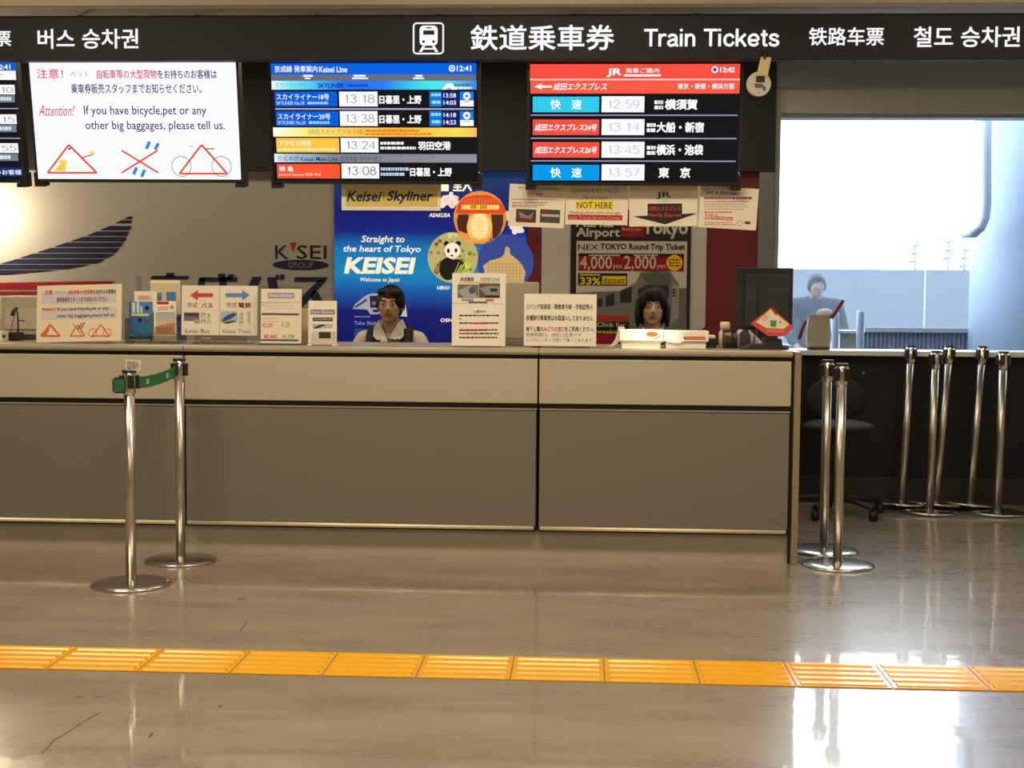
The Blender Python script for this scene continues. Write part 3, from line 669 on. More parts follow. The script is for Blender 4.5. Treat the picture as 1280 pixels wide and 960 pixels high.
b.rect(551.5, 225, 561, 239, cw, 3); b.text('里人', 566, 222, 590, 239.5, cw, 3, .03)
# blossom sprays
for (cx, cy, n, sp) in ((562, 252, 26, 11), (640, 270, 20, 10), (648, 250, 16, 8), (646, 285, 14, 8)):
    for i in range(n):
        a, r = random.random()*6.28, random.random()*sp
        b.disc(cx+cos(a)*r, cy+sin(a)*r*1.0, random.uniform(2.4, 4.2), LB(*random.choice(((252, 232, 226), (248, 214, 204), (255, 244, 240)))), 1+.1*i, n=9)
b.build('print', kp)
def medallion(cx, cy, r, base, name): 
    q = Board(W(538, 330, YB-.036)); q.disc(cx, cy, r, base, 0, n=48); return q
# lantern gate
q = medallion(600, 272, 33, LB(232, 150, 70), 'lantern')
Q = lambda *c: lightbox(c, GL*1.3)
q.poly([(573, 254), (580, 247), (594, 244), (610, 244), (622, 249), (629, 257), (632, 264), (570, 265)], Q(214, 74, 30), 1)
for i in range(14): q.line(578+i*3.6, 246.5+abs(i-7)*.35, 577+i*3.7, 254, 1.1, Q(240, 130, 60), 2)
q.rect(577, 256, 624, 262, Q(246, 206, 120), 2); q.rect(588, 255, 596, 261, Q(190, 150, 20), 3); q.rect(600, 255, 609, 261, Q(190, 150, 20), 3)
q.poly([(570, 262), (632, 262), (631, 267), (571, 267)], Q(226, 72, 30), 3)
q.poly([(573, 268), (586, 268), (584, 292), (573, 288), (571, 276)], Q(70, 36, 20), 1); q.poly([(614, 268), (629, 268), (629, 280), (625, 292), (616, 299)], Q(76, 40, 22), 1)
q.disc(599.5, 284, 16, Q(250, 196, 110), 2, 18); q.disc(599.5, 283, 11, Q(255, 238, 180), 3, 16); q.disc(599, 283, 4.5, Q(255, 226, 150), 4, 13)
for k in range(5): q.line(589, 272+k*5.5, 610, 272+k*5.5, .5, Q(236, 160, 80), 4)
q.disc(599.5, 300, 12, Q(240, 170, 80), 3, 3)
q.build('lantern_picture', kp)
# panda
q = medallion(566, 322, 31.5, LB(196, 184, 120), 'panda')
for i in range(60):
    a, r = random.random()*6.28, 28*math.sqrt(random.random()); xx, yy = 566+cos(a)*r, 322+sin(a)*r
    q.disc(xx, yy, random.uniform(1.5, 3.6), Q(*(random.choice(((120, 96, 60), (150, 126, 84), (96, 78, 50))) if xx < 557 else random.choice(((190, 196, 90), (150, 166, 70), (224, 220, 130), (120, 140, 60))))), 1+.01*i, n=8)
pw, pk = Q(250, 246, 232), Q(24, 20, 18)
q.disc(560, 336, 11, pk, 2.2, 14); q.disc(571, 333, 10, pk, 2.3, 9); q.disc(558, 304.5, 3.2, pk, 2.5); q.disc(573, 304.5, 3.2, pk, 2.5)
q.disc(565.5, 313, 10, pw, 3, 9.5); q.disc(565, 319, 5.5, pw, 3.1, 4.5)
q.disc(560.5, 313.5, 1.8, pk, 4, 2.8); q.disc(570, 313, 1.8, pk, 4, 2.8); q.disc(565, 319.5, 1.8, pk, 4, 1.2)
for k in range(10): q.line(566+k*2.2, 346-k*1.2, 574+k*2, 330+random.uniform(-4, 4), .8, Q(190, 214, 80), 5)
q.build('panda_picture', kp)
# tall building
q = medallion(632, 328, 35, LB(52, 74, 160), 'building')
q.poly([(608, 352), (604, 332), (612, 326), (626, 322), (630, 318), (632, 309), (634, 308), (637, 310), (638, 318), (646, 324), (652, 330), (657, 340), (654, 356), (640, 362), (620, 360)], Q(206, 176, 120), 1)
for k in range(8): q.line(610, 330+k*4, 654, 330+k*4, .5, Q(150, 122, 76), 2)
for k in range(10): q.line(611+k*4.3, 327, 611+k*4.3, 358, .5, Q(160, 132, 84), 2)
q.build('building_picture', kp)
# train
q = Board(W(538, 330, YB-.036))
gw = LB(176, 180, 190)
q.poly([(441, 386), (444, 380), (458, 369), (464, 367), (478, 367), (480, 392), (463, 393), (459, 387)], gw, 1)
q.poly([(462, 370), (477, 369.5), (477.5, 384), (463, 385)], LB(30, 34, 60), 2); q.rect(465, 377, 475, 381, LB(110, 120, 170), 3); q.poly([(443, 383), (458, 373), (459, 376), (445, 385)], LB(60, 70, 110), 2); q.poly([(465, 387), (476, 387), (473, 390.5), (467, 390.5)], LB(40, 40, 60), 2)
q.poly([(480, 367), (506, 372), (509, 396), (480, 393)], LB(206, 206, 206), 1); q.poly([(500, 376), (506, 377), (506, 388), (500, 387)], LB(40, 40, 60), 2)
q.build('train_picture', kp)

# maroon wall panel, pale board and the fare poster on it
mar = mat('maroon_panel', (112, 28, 42), .38, 0, .5)
b = paper_board('wall_panel', 657, 200, 948, 470, YB-.03, 'tall glossy maroon wall panel behind the red departures display', 'wall panel', .026, mar); done(b)
b = Board(W(780, 330, YB-.042)); b.slab(677, 225, 883, 411, .008, mat('pale_board', (196, 190, 178), .4), 0, .03)
tag(b.build('display_board'), 'pale grey round-cornered board fixed on the maroon wall panel', 'board')
b = paper_board('fare_poster', 713, 262, 863, 436, YB-.052, 'black bordered round trip ticket fare poster with a train on the pale board', 'poster', .006, mat('black_print', (26, 22, 22), .35, 0, .5))
gp = ink((196, 190, 176)); rp = ink((146, 20, 30)); yp = ink((226, 196, 30)); kk = ink((18, 16, 16))
b.text('Narita', 720, 270, 767, 284, gp, 2, .03); b.text('Airport', 720, 284.5, 775, 299.5, gp, 2, .03); b.text('Tokyo', 803, 274, 860, 298.5, gp, 2, .03)
b.rect(776, 281, 805, 296, rp, 1); b.text('Book by bus', 778, 285, 801, 289, gp, 2)
b.rect(720, 301.5, 858, 430, gp, 1); b.text("NEX", 722.5, 305.5, 748, 312.5, kk, 2, .005); b.text('TOKYO Round Trip Ticket', 750.5, 304.5, 856, 314.5, kk, 2, .035)
b.rect(723, 317, 855, 339, rp, 2); b.rect(723, 317, 855, 321, kk, 2.5); b.text('4,000', 725, 320, 765, 339, gp, 3, .01); b.text('yen', 766, 331, 777, 337.5, gp, 3); b.text('2,000', 780, 319.5, 820, 339, gp, 3, .01); b.text('yen', 821, 331, 832, 337.5, gp, 3)
b.greek(736, 317.8, 775, 320.6, 1, gp, 3, .7, 0); b.greek(792, 317.8, 822, 320.6, 1, gp, 3, .7, 0)
b.disc(843, 328.5, 10, yp, 3); b.greek(836, 323, 850, 334, 3, rp, 4, .5, 0)
b.rect(722.5, 341.5, 784, 357, kk, 2); b.text('33%', 725, 346.5, 751, 356, yp, 3, .03); b.rect(752.5, 345, 782.5, 355.5, yp, 3); b.text('discount', 754, 346.5, 781, 354.5, kk, 4, .012); b.greek(725, 342.3, 750, 345, 1, yp, 3, .7, 0)
t1, t2 = ink((92, 90, 84)), ink((120, 116, 108)); t3 = ink((42, 42, 42))
b.poly([(720, 366), (858, 360), (858, 430), (720, 430)], ink((110, 106, 98)), 1.5)
b.poly([(745, 374), (768, 367), (795, 353), (801, 340), (818, 338), (838, 340), (849, 356), (849, 404), (836, 412), (800, 402), (745, 392)], t2, 2)
b.poly([(801, 344), (818, 339.5), (838, 342), (838, 356), (812, 357)], t1, 3); b.poly([(797, 362), (808, 356), (836, 357), (837, 404), (800, 400)], t3, 3)
b.poly([(775, 364), (790, 358), (789, 378), (775, 379)], t3, 3); b.poly([(757, 370), (768, 366), (768, 382), (757, 383)], t3, 3); b.poly([(747, 374), (753, 372), (753, 383), (747, 384)], t3, 3)
b.poly([(841, 356), (849, 356), (848, 397), (838, 405)], ink((150, 146, 138)), 3); b.text('E', 841, 361, 845, 371, kk, 4, .02)
b.rect(720, 394, 786, 402, ink((170, 54, 30)), 3); b.rect(720, 402, 786, 431, kk, 3); b.text('Click for', 746, 403, 782, 408.5, gp, 4, .01); b.text('weekend', 746, 412, 780, 417, yp, 4, .01); b.rect(720, 418, 786, 432, rp, 3.5)
done(b)

# ------------------------------------------------------------------ papers hung below the monitors
YH = 6.44
b = paper_board('hanging_notice', 427, 228, 551, 263, YH, 'wide notice with yellow-backed slanted blue title hung below the blue departures display', 'notice', group='notices hung below the displays')
b.rect(432, 236, 547, 258, mat('print', (206, 186, 96), .55), 1); b.text('Keisei', 433, 238.5, 478, 252, ink((34, 50, 84)), 2, .03, .25); b.rect(479.5, 239, 480.3, 251, ink((60, 60, 60)), 2); b.text('Skyliner', 482, 238.5, 543, 255, ink((34, 50, 84)), 2, .03, .25); done(b)
ttx = ink((70, 60, 60)); rtx = ink((186, 40, 40))
b = paper_board('hanging_notice', 636, 231, 706, 284, YH, 'white notice with two small dark photos hung below the red display', 'notice', rot=radians(2.2), group='notices hung below the displays')
b.text('You cannot use the JR Pass', 647, 234, 699, 237.5, ttx, 2); b.text('NOT HERE', 659, 240.5, 678, 244.5, rtx, 2, .01); b.line(639, 249, 703, 250, .6, rtx, 2); b.greek(640, 252, 690, 258, 2, ink((150, 140, 130)), 2); b.line(640, 258, 672, 259, .6, rtx, 2)
b.rect(645, 261.5, 670, 278, ink((60, 56, 52)), 2); b.rect(675, 262, 700, 278.5, ink((70, 68, 66)), 2); b.poly([(648, 264), (660, 270), (668, 265), (664, 274), (650, 272)], ink((130, 124, 118)), 3); b.rect(648, 274, 668, 277, ink((120, 30, 30)), 3); b.rect(677, 268, 699, 271, ink((190, 180, 160)), 3); b.rect(676, 263, 690, 266, ink((120, 50, 40)), 3); done(b)
b = paper_board('hanging_notice', 707, 231, 785, 281, YH+.004, 'white notice reading not here on a yellow highlight hung below the red display', 'notice', rot=radians(.6), group='notices hung below the displays')
b.text('《JAPAN RAIL PASS》', 714, 235, 773, 242.5, ink((120, 112, 104)), 2); b.text('This is a ticket', 728, 244.5, 760, 249.5, ink((140, 130, 120)), 2); b.rect(720, 250.5, 767, 261.5, mat('print', (236, 206, 40), .55), 2); b.text('NOT HERE', 721, 252.5, 765, 260.5, ink((60, 70, 30)), 3, .012)
b.text('Please go down stairs turn right', 712, 264, 776, 268, ink((120, 90, 80)), 2); b.rect(710, 268.5, 778, 275, ink((176, 44, 40)), 2); b.text('east Travel Service Center', 712, 269.8, 776, 274.2, ink((226, 150, 140)), 3); done(b)
b = paper_board('hanging_notice', 786.5, 231, 872, 283, YH, 'white notice with green letters above a broad black down arrow below the red display', 'notice', rot=radians(-.6), group='notices hung below the displays')
b.text('JR', 820.5, 239.5, 839, 249, ink((30, 84, 50)), 2, .02); b.greek(825, 251, 837, 252, 1, ink((110, 150, 110)), 2)
kb = ink((38, 32, 30)); b.rect(809.5, 254.5, 852.5, 270, kb, 2); b.poly([(791, 270.5), (872, 266.5), (831.5, 280.5)], kb, 2); ro = ink((206, 70, 50)); b.text('成田エクスプレス', 811, 257.5, 851, 263.5, ro, 3, .01); b.text('Narita Express', 811, 266.5, 852, 272, ro, 3, .015); done(b)
b = paper_board('hanging_notice', 874, 234, 947, 286, YH-.012, 'tilted white discount notice with blue title and red figures below the red display', 'notice', rot=radians(3.2), group='notices hung below the displays')
b.text('Get a discount', 881, 237.5, 925, 243.5, ink((70, 84, 130)), 2, .015); b.greek(880, 245, 940, 250, 1, ink((150, 60, 60)), 2, .5, 0); b.greek(880, 250.5, 938, 263, 4, ink((150, 130, 124)), 2, .25); b.greek(880, 264, 922, 266.5, 1, rtx, 2, .5); b.text('33%discount', 880, 268, 917, 275, rtx, 2, .01, .2); b.greek(880, 277, 920, 282, 2, ink((160, 90, 90)), 2, .3); b.disc(925, 279, 3.6, ink((120, 130, 150)), 2, r0=3); b.rect(931, 277, 938, 280, ink((50, 60, 90)), 2); done(b)

# round dial hanging from the sign
dl = thing('hanging_dial', W(948, 119, 6.18), 'round pale dial hanging on a beige strap from the overhead sign', 'dial')
b = Board(W(948, 100, 6.18)); u, v = b.uv(948.5, 105); k = b.uv(949.5, 105)[0]-u
dm = mat('dial_plastic', (188, 182, 168), .5)
cc = b.P(u, v)
mb = MB(); mb.cyl(cc, cc+Vector((0, .018, 0)), 15.3*k, m=dm, n=40); mb.build('dial', dl, bevel=.002)
b2 = Board(cc+Vector((0, -.0008, 0))); b2.rect(945, 95, 956, 103, ink((44, 40, 38)), 1); b2.poly([(943, 104.5), (952, 104.5), (957, 109), (957, 114), (954, 113), (952, 109.5), (944, 110)], ink((96, 90, 80)), 1); b2.disc(948.5, 116, .8, ink((90, 84, 74)), 1); b2.build('dial_face', dl)
b3 = Board(cc+Vector((0, .003, 0))); q = [b3.P(*b3.uv(x, y)) for x, y in ((951, 71.5), (964, 72), (959.5, 95), (945.5, 94))]
mb = MB(); mb.prism(q, (0, -.006, 0), mat('beige_strap', (196, 176, 132), .6)); mb.build('strap', dl)
hk = b3.P(*b3.uv(956, 66)); mb = MB(); mb.tube([Vector((hk.x, YS, hk.z)), hk+Vector((0, -.006, 0)), hk+Vector((0, -.006, -.03))], .005, black); mb.build('hook', dl)

# ------------------------------------------------------------------ ticket counter: three units
ZT = .978; YC = 6.2
wt = mat('worktop_laminate', (158, 146, 126), .35, 0, .5, noise=(6, .04))
upm = mat('beige_panel', (178, 168, 148), .42, 0, .45)
lowm = mat('taupe_panel', (116, 112, 102), .36, 0, .5)
edg = mat('taupe_edge', (150, 140, 124), .4)
pl = mat('plinth_stone', (172, 163, 148), .3, 0, .5, noise=(3, .1))
brass = mat('brass_rail', (236, 222, 192), .38, .35)
cut1 = W(230, 470, YC+.02).x; cut2 = W(673, 470, YC+.02).x; XE = W(990, 480, YC+.02).x; X0 = -4.6
def counter_unit(x0, x1, label, end=False):
    t = thing('counter_unit', ((x0+x1)/2, YC+.35, 0), label, 'counter', 'ticket counter units')
    g = .004
    mb = MB()
    prof = [(YC+.72, ZT-.03), (YC+.03, ZT-.03), (YC+.004, ZT-.026), (YC, ZT-.016), (YC+.003, ZT-.005), (YC+.012, ZT), (YC+.72, ZT)]
    mb.prism([(x0+g/2, y, z) for y, z in prof], (x1-x0-g, 0, 0), wt); mb.build('worktop', t)
    mb = MB(); mb.box(x0+g, x1-g, YC+.04, YC+.70, .13, ZT-.031, black); mb.build('carcass', t)
    MB().box(x0+g, x1-g, YC+.015, YC+.039, .726, .931, upm).build('upper_panel', t, bevel=.004)
    lp = MB(); lp.box(x0+g+.004, x1-g-.004, YC+.018, YC+.039, .160, .696, lowm); o = lp.build('lower_panel', t, bevel=.002)
    e = MB(); e.box(x0+g+.002, x1-g-.002, YC+.014, YC+.038, .697, .703, edg); e.build('panel_edge', t)
    e = MB(); e.cyl((x0+.012, YC+.016, .150), (x1-.016, YC+.016, .150), .0095, m=brass, n=16); e.build('kick_rail', t)
    e = MB(); e.box(x0, x1, YC+.066, YC+.66, 0, .129, pl); e.build('plinth', t)
    if end:
        e = MB(); e.box(x1+.012, x1+.042, YC+.028, YC+.74, 0, ZT-.004, mat('end_panel_laminate', (140, 126, 104), .4)); e.build('end_panel', t, bevel=.002)
        e = MB(); e.box(x1+.0001, x1+.0118, YC+.05, YC+.7, 0, ZT-.02, black); e.build('shadow_gap', t)
counter_unit(X0, cut1, 'two-tone beige and taupe counter unit behind the green-belt posts')
counter_unit(cut1, cut2, 'two-tone counter unit in the middle, below the blue poster')
counter_unit(cut2, XE, 'two-tone counter unit with the tan end panel beside the two steel posts', True)

# ------------------------------------------------------------------ yellow tactile tiles
ty = mat('tactile_yellow', (236, 172, 30), .2, 0, .5, noise=(30, .04))
def tile_mesh():
    mb = MB(); a = .148
    mb.box(-a, a, -.14, .14, 0, .003, ty)
    for k in range(5):
        y = -.112+k*.056
        p = [(-.135, y-.017, .003), (-.135, y+.017, .003), (-.133, y+.011, .0075), (-.133, y-.011, .0075)]
        mb.add([Vector(v) for v in p]+[Vector((-v[0], v[1], v[2])) for v in p], [(0, 1, 2, 3), (4, 7, 6, 5), (3, 2, 6, 7), (0, 3, 7, 4), (1, 5, 6, 2)], ty)
    return mb
seam = G(990, 848)
proto = tile_mesh().build('tactile_tile', loc=(0, 0, 0))
tag(proto, 'yellow tactile paving tile with raised bars in the line across the floor', 'tactile tile', 'yellow tactile tiles')
ymid = 4.375
first = True
for k in range(-9, 5):
    o = proto if first else proto.copy()
    if not first: COL.objects.link(o)
    first = False
    o.location = (seam.x+.15+k*.3, ymid, .0005); o['_w'] = tuple(o.location)

# ------------------------------------------------------------------ stanchions
HS = .925
def stanchion_proto():
    t = thing('stanchion', (0, 0, 0), 'x', 'stanchion', 'steel belt posts', local=True)
    MB().lathe([(0, .022), (.03, .0215), (.12, .018), (.155, .013), (.163, .009), (.165, .004), (.162, 0), (0, 0)], (0, 0, 0), chrome, 56).build('base', t, loc=(0, 0, 0))
    MB().cyl((0, 0, .02), (0, 0, HS-.09), .0215, m=satin, n=32).build('pole', t, loc=(0, 0, 0))
    MB().lathe([(.0215, HS-.105), (.026, HS-.1), (.0275, HS-.095), (.0275, HS-.012), (.0265, HS-.01), (0, HS-.01)], (0, 0, 0), chrome2, 32).build('head', t, loc=(0, 0, 0))
    MB().lathe([(.0282, HS-.012), (.0292, HS-.006), (.0282, HS), (.0, HS+.001)], (0, 0, 0), black, 32).build('cap', t, loc=(0, 0, 0))
    for a in (0, 90, 180, 270):
        mx = Matrix.Rotation(radians(a+20), 4, 'Z')
        mb = MB(); mb.box(-.012, .012, .025, .040, HS-.078, HS-.022, black, mx); mb.build('belt_slot', t, loc=(0, 0, 0), bevel=.002)
    return t
sp_ = stanchion_proto()
_first = [True]
def place_stanchion(p, label, lean=0.0, tw=0.0, hs=1.0, lift=0.0):
    t = sp_ if _first[0] else copy_tree(sp_)
    _first[0] = False
    t.location = (p.x, p.y, lift); t.rotation_euler = (0, lean, tw); t.scale = (1, 1, hs); t['label'] = label; return t
pA = G(164, 731); pB = G(226, 701)
sA = place_stanchion(pA, 'steel belt post in front with a paper tag on top and green clip', tw=.2, hs=.972)
sB = place_stanchion(pB, 'steel belt post near the counter that the green belt runs out from', tw=.9)
# right pair
place_stanchion(G(1045, 707)+Vector((.006, 0, 0)), 'nearer of the two upright steel belt posts at the counter end', tw=.3, hs=1.0)
place_stanchion(Vector((1.168, 6.575, 0)), 'further of the two upright steel belt posts, half behind its twin', tw=.1, hs=1.0)
# far group by the window wall: two upright in front, three behind whose bases rest on a neighbour's base
def far_post(px, py, Y, lean, back, label, tw, lift):
    p = W(px, py, Y); t = place_stanchion(Vector((p.x, Y, 0)), label, lean, tw, 1.0, lift); t.rotation_euler = (-back, lean, tw); return t
far_post(1162, 638, 7.84, radians(1.0), 0, 'upright steel belt post below the window with the middle round base', .5, .0035)
far_post(1247, 641, 7.84, radians(.8), 0, 'upright steel belt post below the window beside the frame edge', .8, .003)
far_post(1127, 634, 8.0, radians(2.8), radians(1.6), 'leaning steel belt post below the window, standing apart on the left', .2, .027)
far_post(1170, 633, 8.005, radians(4.6), radians(2.2), 'leaning steel belt post crossing just behind an upright one below the window', .2, .028)
far_post(1212, 636, 8.005, radians(4.4), radians(2.2), 'leaning steel belt post standing between two uprights below the window', .2, .028)

def local_part(mb, name, t):
    o = mb.build(name, None, loc=(0, 0, 0)); o.parent = t; return o
green = mat('green_belt', (30, 104, 70), .6)
# belt from back post to front post (part of the back post), drawn in its own space
for c in list(sB.children):
    pass
inv = (Matrix.Translation(sB.location) @ sB.rotation_euler.to_matrix().to_4x4()).inverted()
a = Vector((pB.x, pB.y, HS-.055)); e = Vector((pA.x, pA.y, HS*.972-.058)); d = (e-a).normalized()
a2 = a+d*.036; e2 = e-d*.036
mb = MB(); vs = []; n = 14
for i in range(n+1):
    f = i/n; q = a2.lerp(e2, f)-Vector((0, 0, .012*4*f*(1-f))); vs += [q+Vector((0, 0, .025)), q-Vector((0, 0, .025))]
mb.add([inv @ v for v in vs], [(2*i, 2*i+1, 2*i+3, 2*i+2) for i in range(n)], green)
for f in (.22, .68):
    q = a2.lerp(e2, f)-Vector((0, 0, .012*4*f*(1-f))); sd = d.cross(Vector((0, 0, 1))).normalized()
    if sd.y > 0: sd = -sd
    r = [q+sd*.001+d*du+Vector((0, 0, dz)) for du, dz in ((-.014, -.011), (.014, -.011), (.014, .011), (-.014, .011))]
    mb.add([inv @ v for v in r], [(0, 1, 2, 3)], mat('belt_print', (150, 190, 160), .6))
o = local_part(mb, 'belt', sB); o['label'] = 'green retractable belt'
# green belt end plugged into the front post, black clip, tag
inv = (Matrix.Translation(sA.location) @ sA.rotation_euler.to_matrix().to_4x4() @ Matrix.Diagonal((1, 1, .972, 1))).inverted()
zc = HS*.972-.062
mb = MB(); q = Vector((pA.x, pA.y, zc)); dd = Vector((-.8, -.6, 0)).normalized(); si = Vector((.6, -.8, 0)).normalized()
def obox(mb, c, ax, ay, hx, hy, hz, m):
    vs = [c+ax*x*hx+ay*y*hy+Vector((0, 0, z*hz)) for z in (-1, 1) for y in (-1, 1) for x in (-1, 1)]
    mb.add(vs, [(0, 2, 3, 1), (4, 5, 7, 6), (0, 1, 5, 4), (2, 6, 7, 3), (0, 4, 6, 2), (1, 3, 7, 5)], m)
obox(mb, q+dd*.043, dd, si, .016, .016, .032, black); mb.v = [tuple(inv @ Vector(v)) for v in mb.v]; local_part(mb, 'belt_clip', sA)
mb = MB(); obox(mb, q+dd*.045+si*.0175, dd, si, .021, .0018, .026, green); obox(mb, q+dd*.064, dd, si, .0018, .017, .026, green); mb.v = [tuple(inv @ Vector(v)) for v in mb.v]
o = local_part(mb, 'belt_end', sA); o['label'] = 'green belt end'
tg = paper_board('paper_tag', 156.5, 449.5, 176, 463, pA.y-.012, '', '', .001, paper, rot=radians(4), tilt=radians(-6)); tg.greek(159, 451.5, 174, 461, 4, ink((110, 96, 80)), 2, .4)
tg.v = [tuple(inv @ Vector(v)) for v in tg.v]; o = Board.build(tg, 'paper_tag', None, loc=(0, 0, 0)); o.parent = sA; o['label'] = 'small white paper tag'
# ------------------------------------------------------------------ things on the worktop
def on_top(px, Y): 
    p = W(px, 430, Y); return Vector((p.x, Y, ZT))
GP = 'printed signs on the counter'
def standing(name, x0, y0, x1, y1, Y, label, cat, rot=0, m=None, t=.002, foot=True, tilt=0.12, group=GP, solid=None):
    """a sign on the worktop: root, sheet (Board) returned; its bottom edge is set on the worktop or its foot"""
    p = W((x0+x1)/2, y1, Y); root = thing(name, (p.x, Y+.03, ZT), label, cat, group)
    c = W((x0+x1)/2, (y0+y1)/2, Y)
    bd = Board(c, (cos(rot), 0, -sin(rot)), (sin(rot)*cos(tilt), sin(tilt), cos(rot)*cos(tilt)), .0005)
    bd.slab(x0, y0, x1, y1, t, m or card, 0)
    bd.root = root; return bd
def stand_feet(bd, root, x0, x1, y1, depth=.06, mt=None, back=.1):
    """clear easel foot behind a sheet, resting on the worktop"""
    a, bb, c, d = bd.bx(x0, y1-20, x1, y1); pl_ = bd.P(a+.01, bb, 0); pr_ = bd.P(c-.01, bb, 0); zb = min(pl_.z, pr_.z)
    mb = MB(); y = pl_.y+.004
    mb.box(pl_.x, pr_.x, y, y+depth, ZT+.0005, ZT+.0035, mt or acrylic); yb_ = y+back*bd.ey.y/bd.ey.z+.003; mb.box(pl_.x, pr_.x, yb_, yb_+.003, ZT+.0035, ZT+back, mt or acrylic); mb.build('stand', root)
# laminated notice
lam = mat('laminated_print', (226, 212, 186), .12, 0, .6, coat=.6)
b = standing('notice_card', 46, 356, 152, 427, 6.33, 'laminated handwritten notice with orange bicycle drawings leaning on the counter', 'notice', rot=radians(-1.8), m=lam, tilt=.16)
tx = ink((60, 52, 60)); rx_ = ink((196, 54, 40)); og = mat('print', (206, 96, 34), .4)
for (ya, yb) in ((364, 380), (384, 399)): b.rect(52, ya, 146, yb, mat('print', (196, 192, 196), .3), 1)
b.text('注意', 55.5, 362.5, 65.5, 368.5, rx_, 2, .02); b.text('ペット', 69, 363, 82, 367.5, rx_, 2); b.text('自転車等の大型荷物', 85.5, 362.5, 116, 368, rx_, 2, .02); b.text('をお持ちのお客様は', 116.5, 361.5, 145, 367.5, tx, 2, .02)
b.text('乗車券販売スタッフまでお知らせください。', 71, 371, 135, 377.5, tx, 2, .015); b.text('Attention!', 52.5, 384, 69.5, 388.5, rx_, 2, .02); b.text('If you have bicycle,pet or any', 72, 383.5, 136, 389, tx, 2, .015); b.text('other big baggages,please tell us', 71, 392, 142.5, 397.5, tx, 2, .015)
for cx, wd in ((63, 12), (97, 9), (126, 11)):
    pts = ((cx, 406), (cx-wd, 420), (cx+wd, 420))
    for i in range(3): b.line(*pts[i], *pts[(i+1) % 3], 2.2 if cx < 90 else 1.4, og, 2)
b.poly([(51, 420), (60, 409), (62, 412), (57, 420)], og, 3); b.line(91, 404, 103, 420, 1, og, 2); b.line(103, 403, 97, 412, 1.2, tx, 2); b.line(106, 403, 101, 411, 1.2, tx, 2)
for xx in (116, 134): b.disc(xx, 416, 5.5, og, 2, r0=4.6)
b.build('sheet', b.root); stand_feet(b, b.root, 60, 140, 427, .08)
# microphone on a black base
mc = on_top(18, 6.62); t = thing('desk_microphone', mc, 'small black gooseneck microphone on a block base at the counter', 'microphone')
mb = MB(); mb.box(mc.x-.032, mc.x+.03, mc.y-.04, mc.y+.05, ZT+.0005, ZT+.042, black); mb.build('base', t, bevel=.006)
mb = MB(); mb.tube([mc+Vector((.02, 0, .04)), mc+Vector((.02, 0, .1)), mc+Vector((.019, 0, .135)), mc+Vector((.014, -.006, .155))], .004, black); mb.build('gooseneck', t)
mb = MB(); mb.tube([mc+Vector((.016, -.004, .16)), mc+Vector((.008, -.02, .15)), mc+Vector((.004, -.03, .125))], .009, black, 12); mb.build('capsule', t)
mb = MB(); mb.tube([mc+Vector((.016, 0, .1)), mc+Vector((.052, 0, .1)), mc+Vector((.046, 0, .09))], .003, black); mb.build('switch_arm', t)
mb = MB(); mb.tube([mc+Vector((-.022, .01, .04)), mc+Vector((-.012, .005, .085)), mc+Vector((.01, 0, .14))], .0018, black, 6); mb.build('cord', t)
# pale terminal behind the microphone
p = on_top(30, 6.82); xa, xb = W(6, 400, 6.8).x, W(52, 400, 6.8).x
t = thing('ticket_terminal', ((xa+xb)/2, 6.8, ZT), 'boxy beige ticket terminal behind the small microphone', 'terminal')
bei = mat('beige_plastic', (176, 164, 140), .5)
mb = MB(); mb.prism([(xa, 6.76, ZT+.0005), (xa, 6.76, W(30, 371, 6.76).z), (xa, 6.9, W(30, 369, 6.8).z), (xa, 6.9, ZT+.0005)], (xb-xa, 0, 0), bei); mb.build('body', t, bevel=.006)
mb = MB(); zz = W(30, 386, 6.75).z; mb.box(xa+.02, xb-.004, 6.752, 6.7595, zz-.105, zz, mat('beige_plastic_inset', (186, 176, 154), .5)); mb.build('front_cover', t, bevel=.003)
mb = MB(); mb.box(xa+.05, xb-.01, 6.745, 6.7595, ZT+.004, ZT+.028, mat('dark_slot', (60, 56, 52), .5)); mb.build('card_slot', t)
xa, xb = W(-16, 420, 6.5).x, W(6.5, 420, 6.5).x
mb = MB(); mb.box(xa, xb, 6.46, 6.54, ZT+.0005, ZT+.048, mat('white_plastic', (222, 214, 196), .45)); mb.box(xb-.001, xb+.002, 6.47, 6.5, ZT+.018, ZT+.032, black)
tag(mb.build('card_box', bevel=.004), 'small white box at the photo edge beside the microphone', 'box')
# brochure rack with leaflets
xa, xb = W(160, 420, 6.45).x, W(226, 420, 6.45).x
t = thing('brochure_rack', ((xa+xb)/2, 6.48, ZT), 'clear acrylic brochure rack standing on the counter', 'rack')
mb = MB(); zA = W(190, 388, 6.42).z
z1 = W(190, 345, 6.5).z
mb.box(xa, xb, 6.405, 6.555, ZT+.0005, ZT+.004, acrylic); mb.box(xa+.012, xa+.016+.02, 6.55, 6.553, ZT+.004, z1, acrylic); mb.box(xa, xa+.003, 6.405, 6.55, ZT+.004, ZT+.12, acrylic); mb.box(xb-.003, xb, 6.405, 6.55, ZT+.004, ZT+.14, acrylic)
mb.build('shell', t); MB().box(xa+.003, xb-.003, 6.4055, 6.4075, ZT+.004, ZT+.05, acrylic).build('front_lip', t); MB().box(xa+.003, xb-.003, 6.484, 6.487, ZT+.05, ZT+.14, acrylic).build('divider', t)
def leaflet(x0, y0, x1, y1, Y, base, label, fn):
    c = W((x0+x1)/2, (y0+y1)/2, Y); bd = Board(c, step=.0005); bd.slab(x0, y0, x1, y1, .004, base, 0); fn(bd); tag(bd.build('leaflet'), label, 'leaflet', 'leaflets in the acrylic rack')
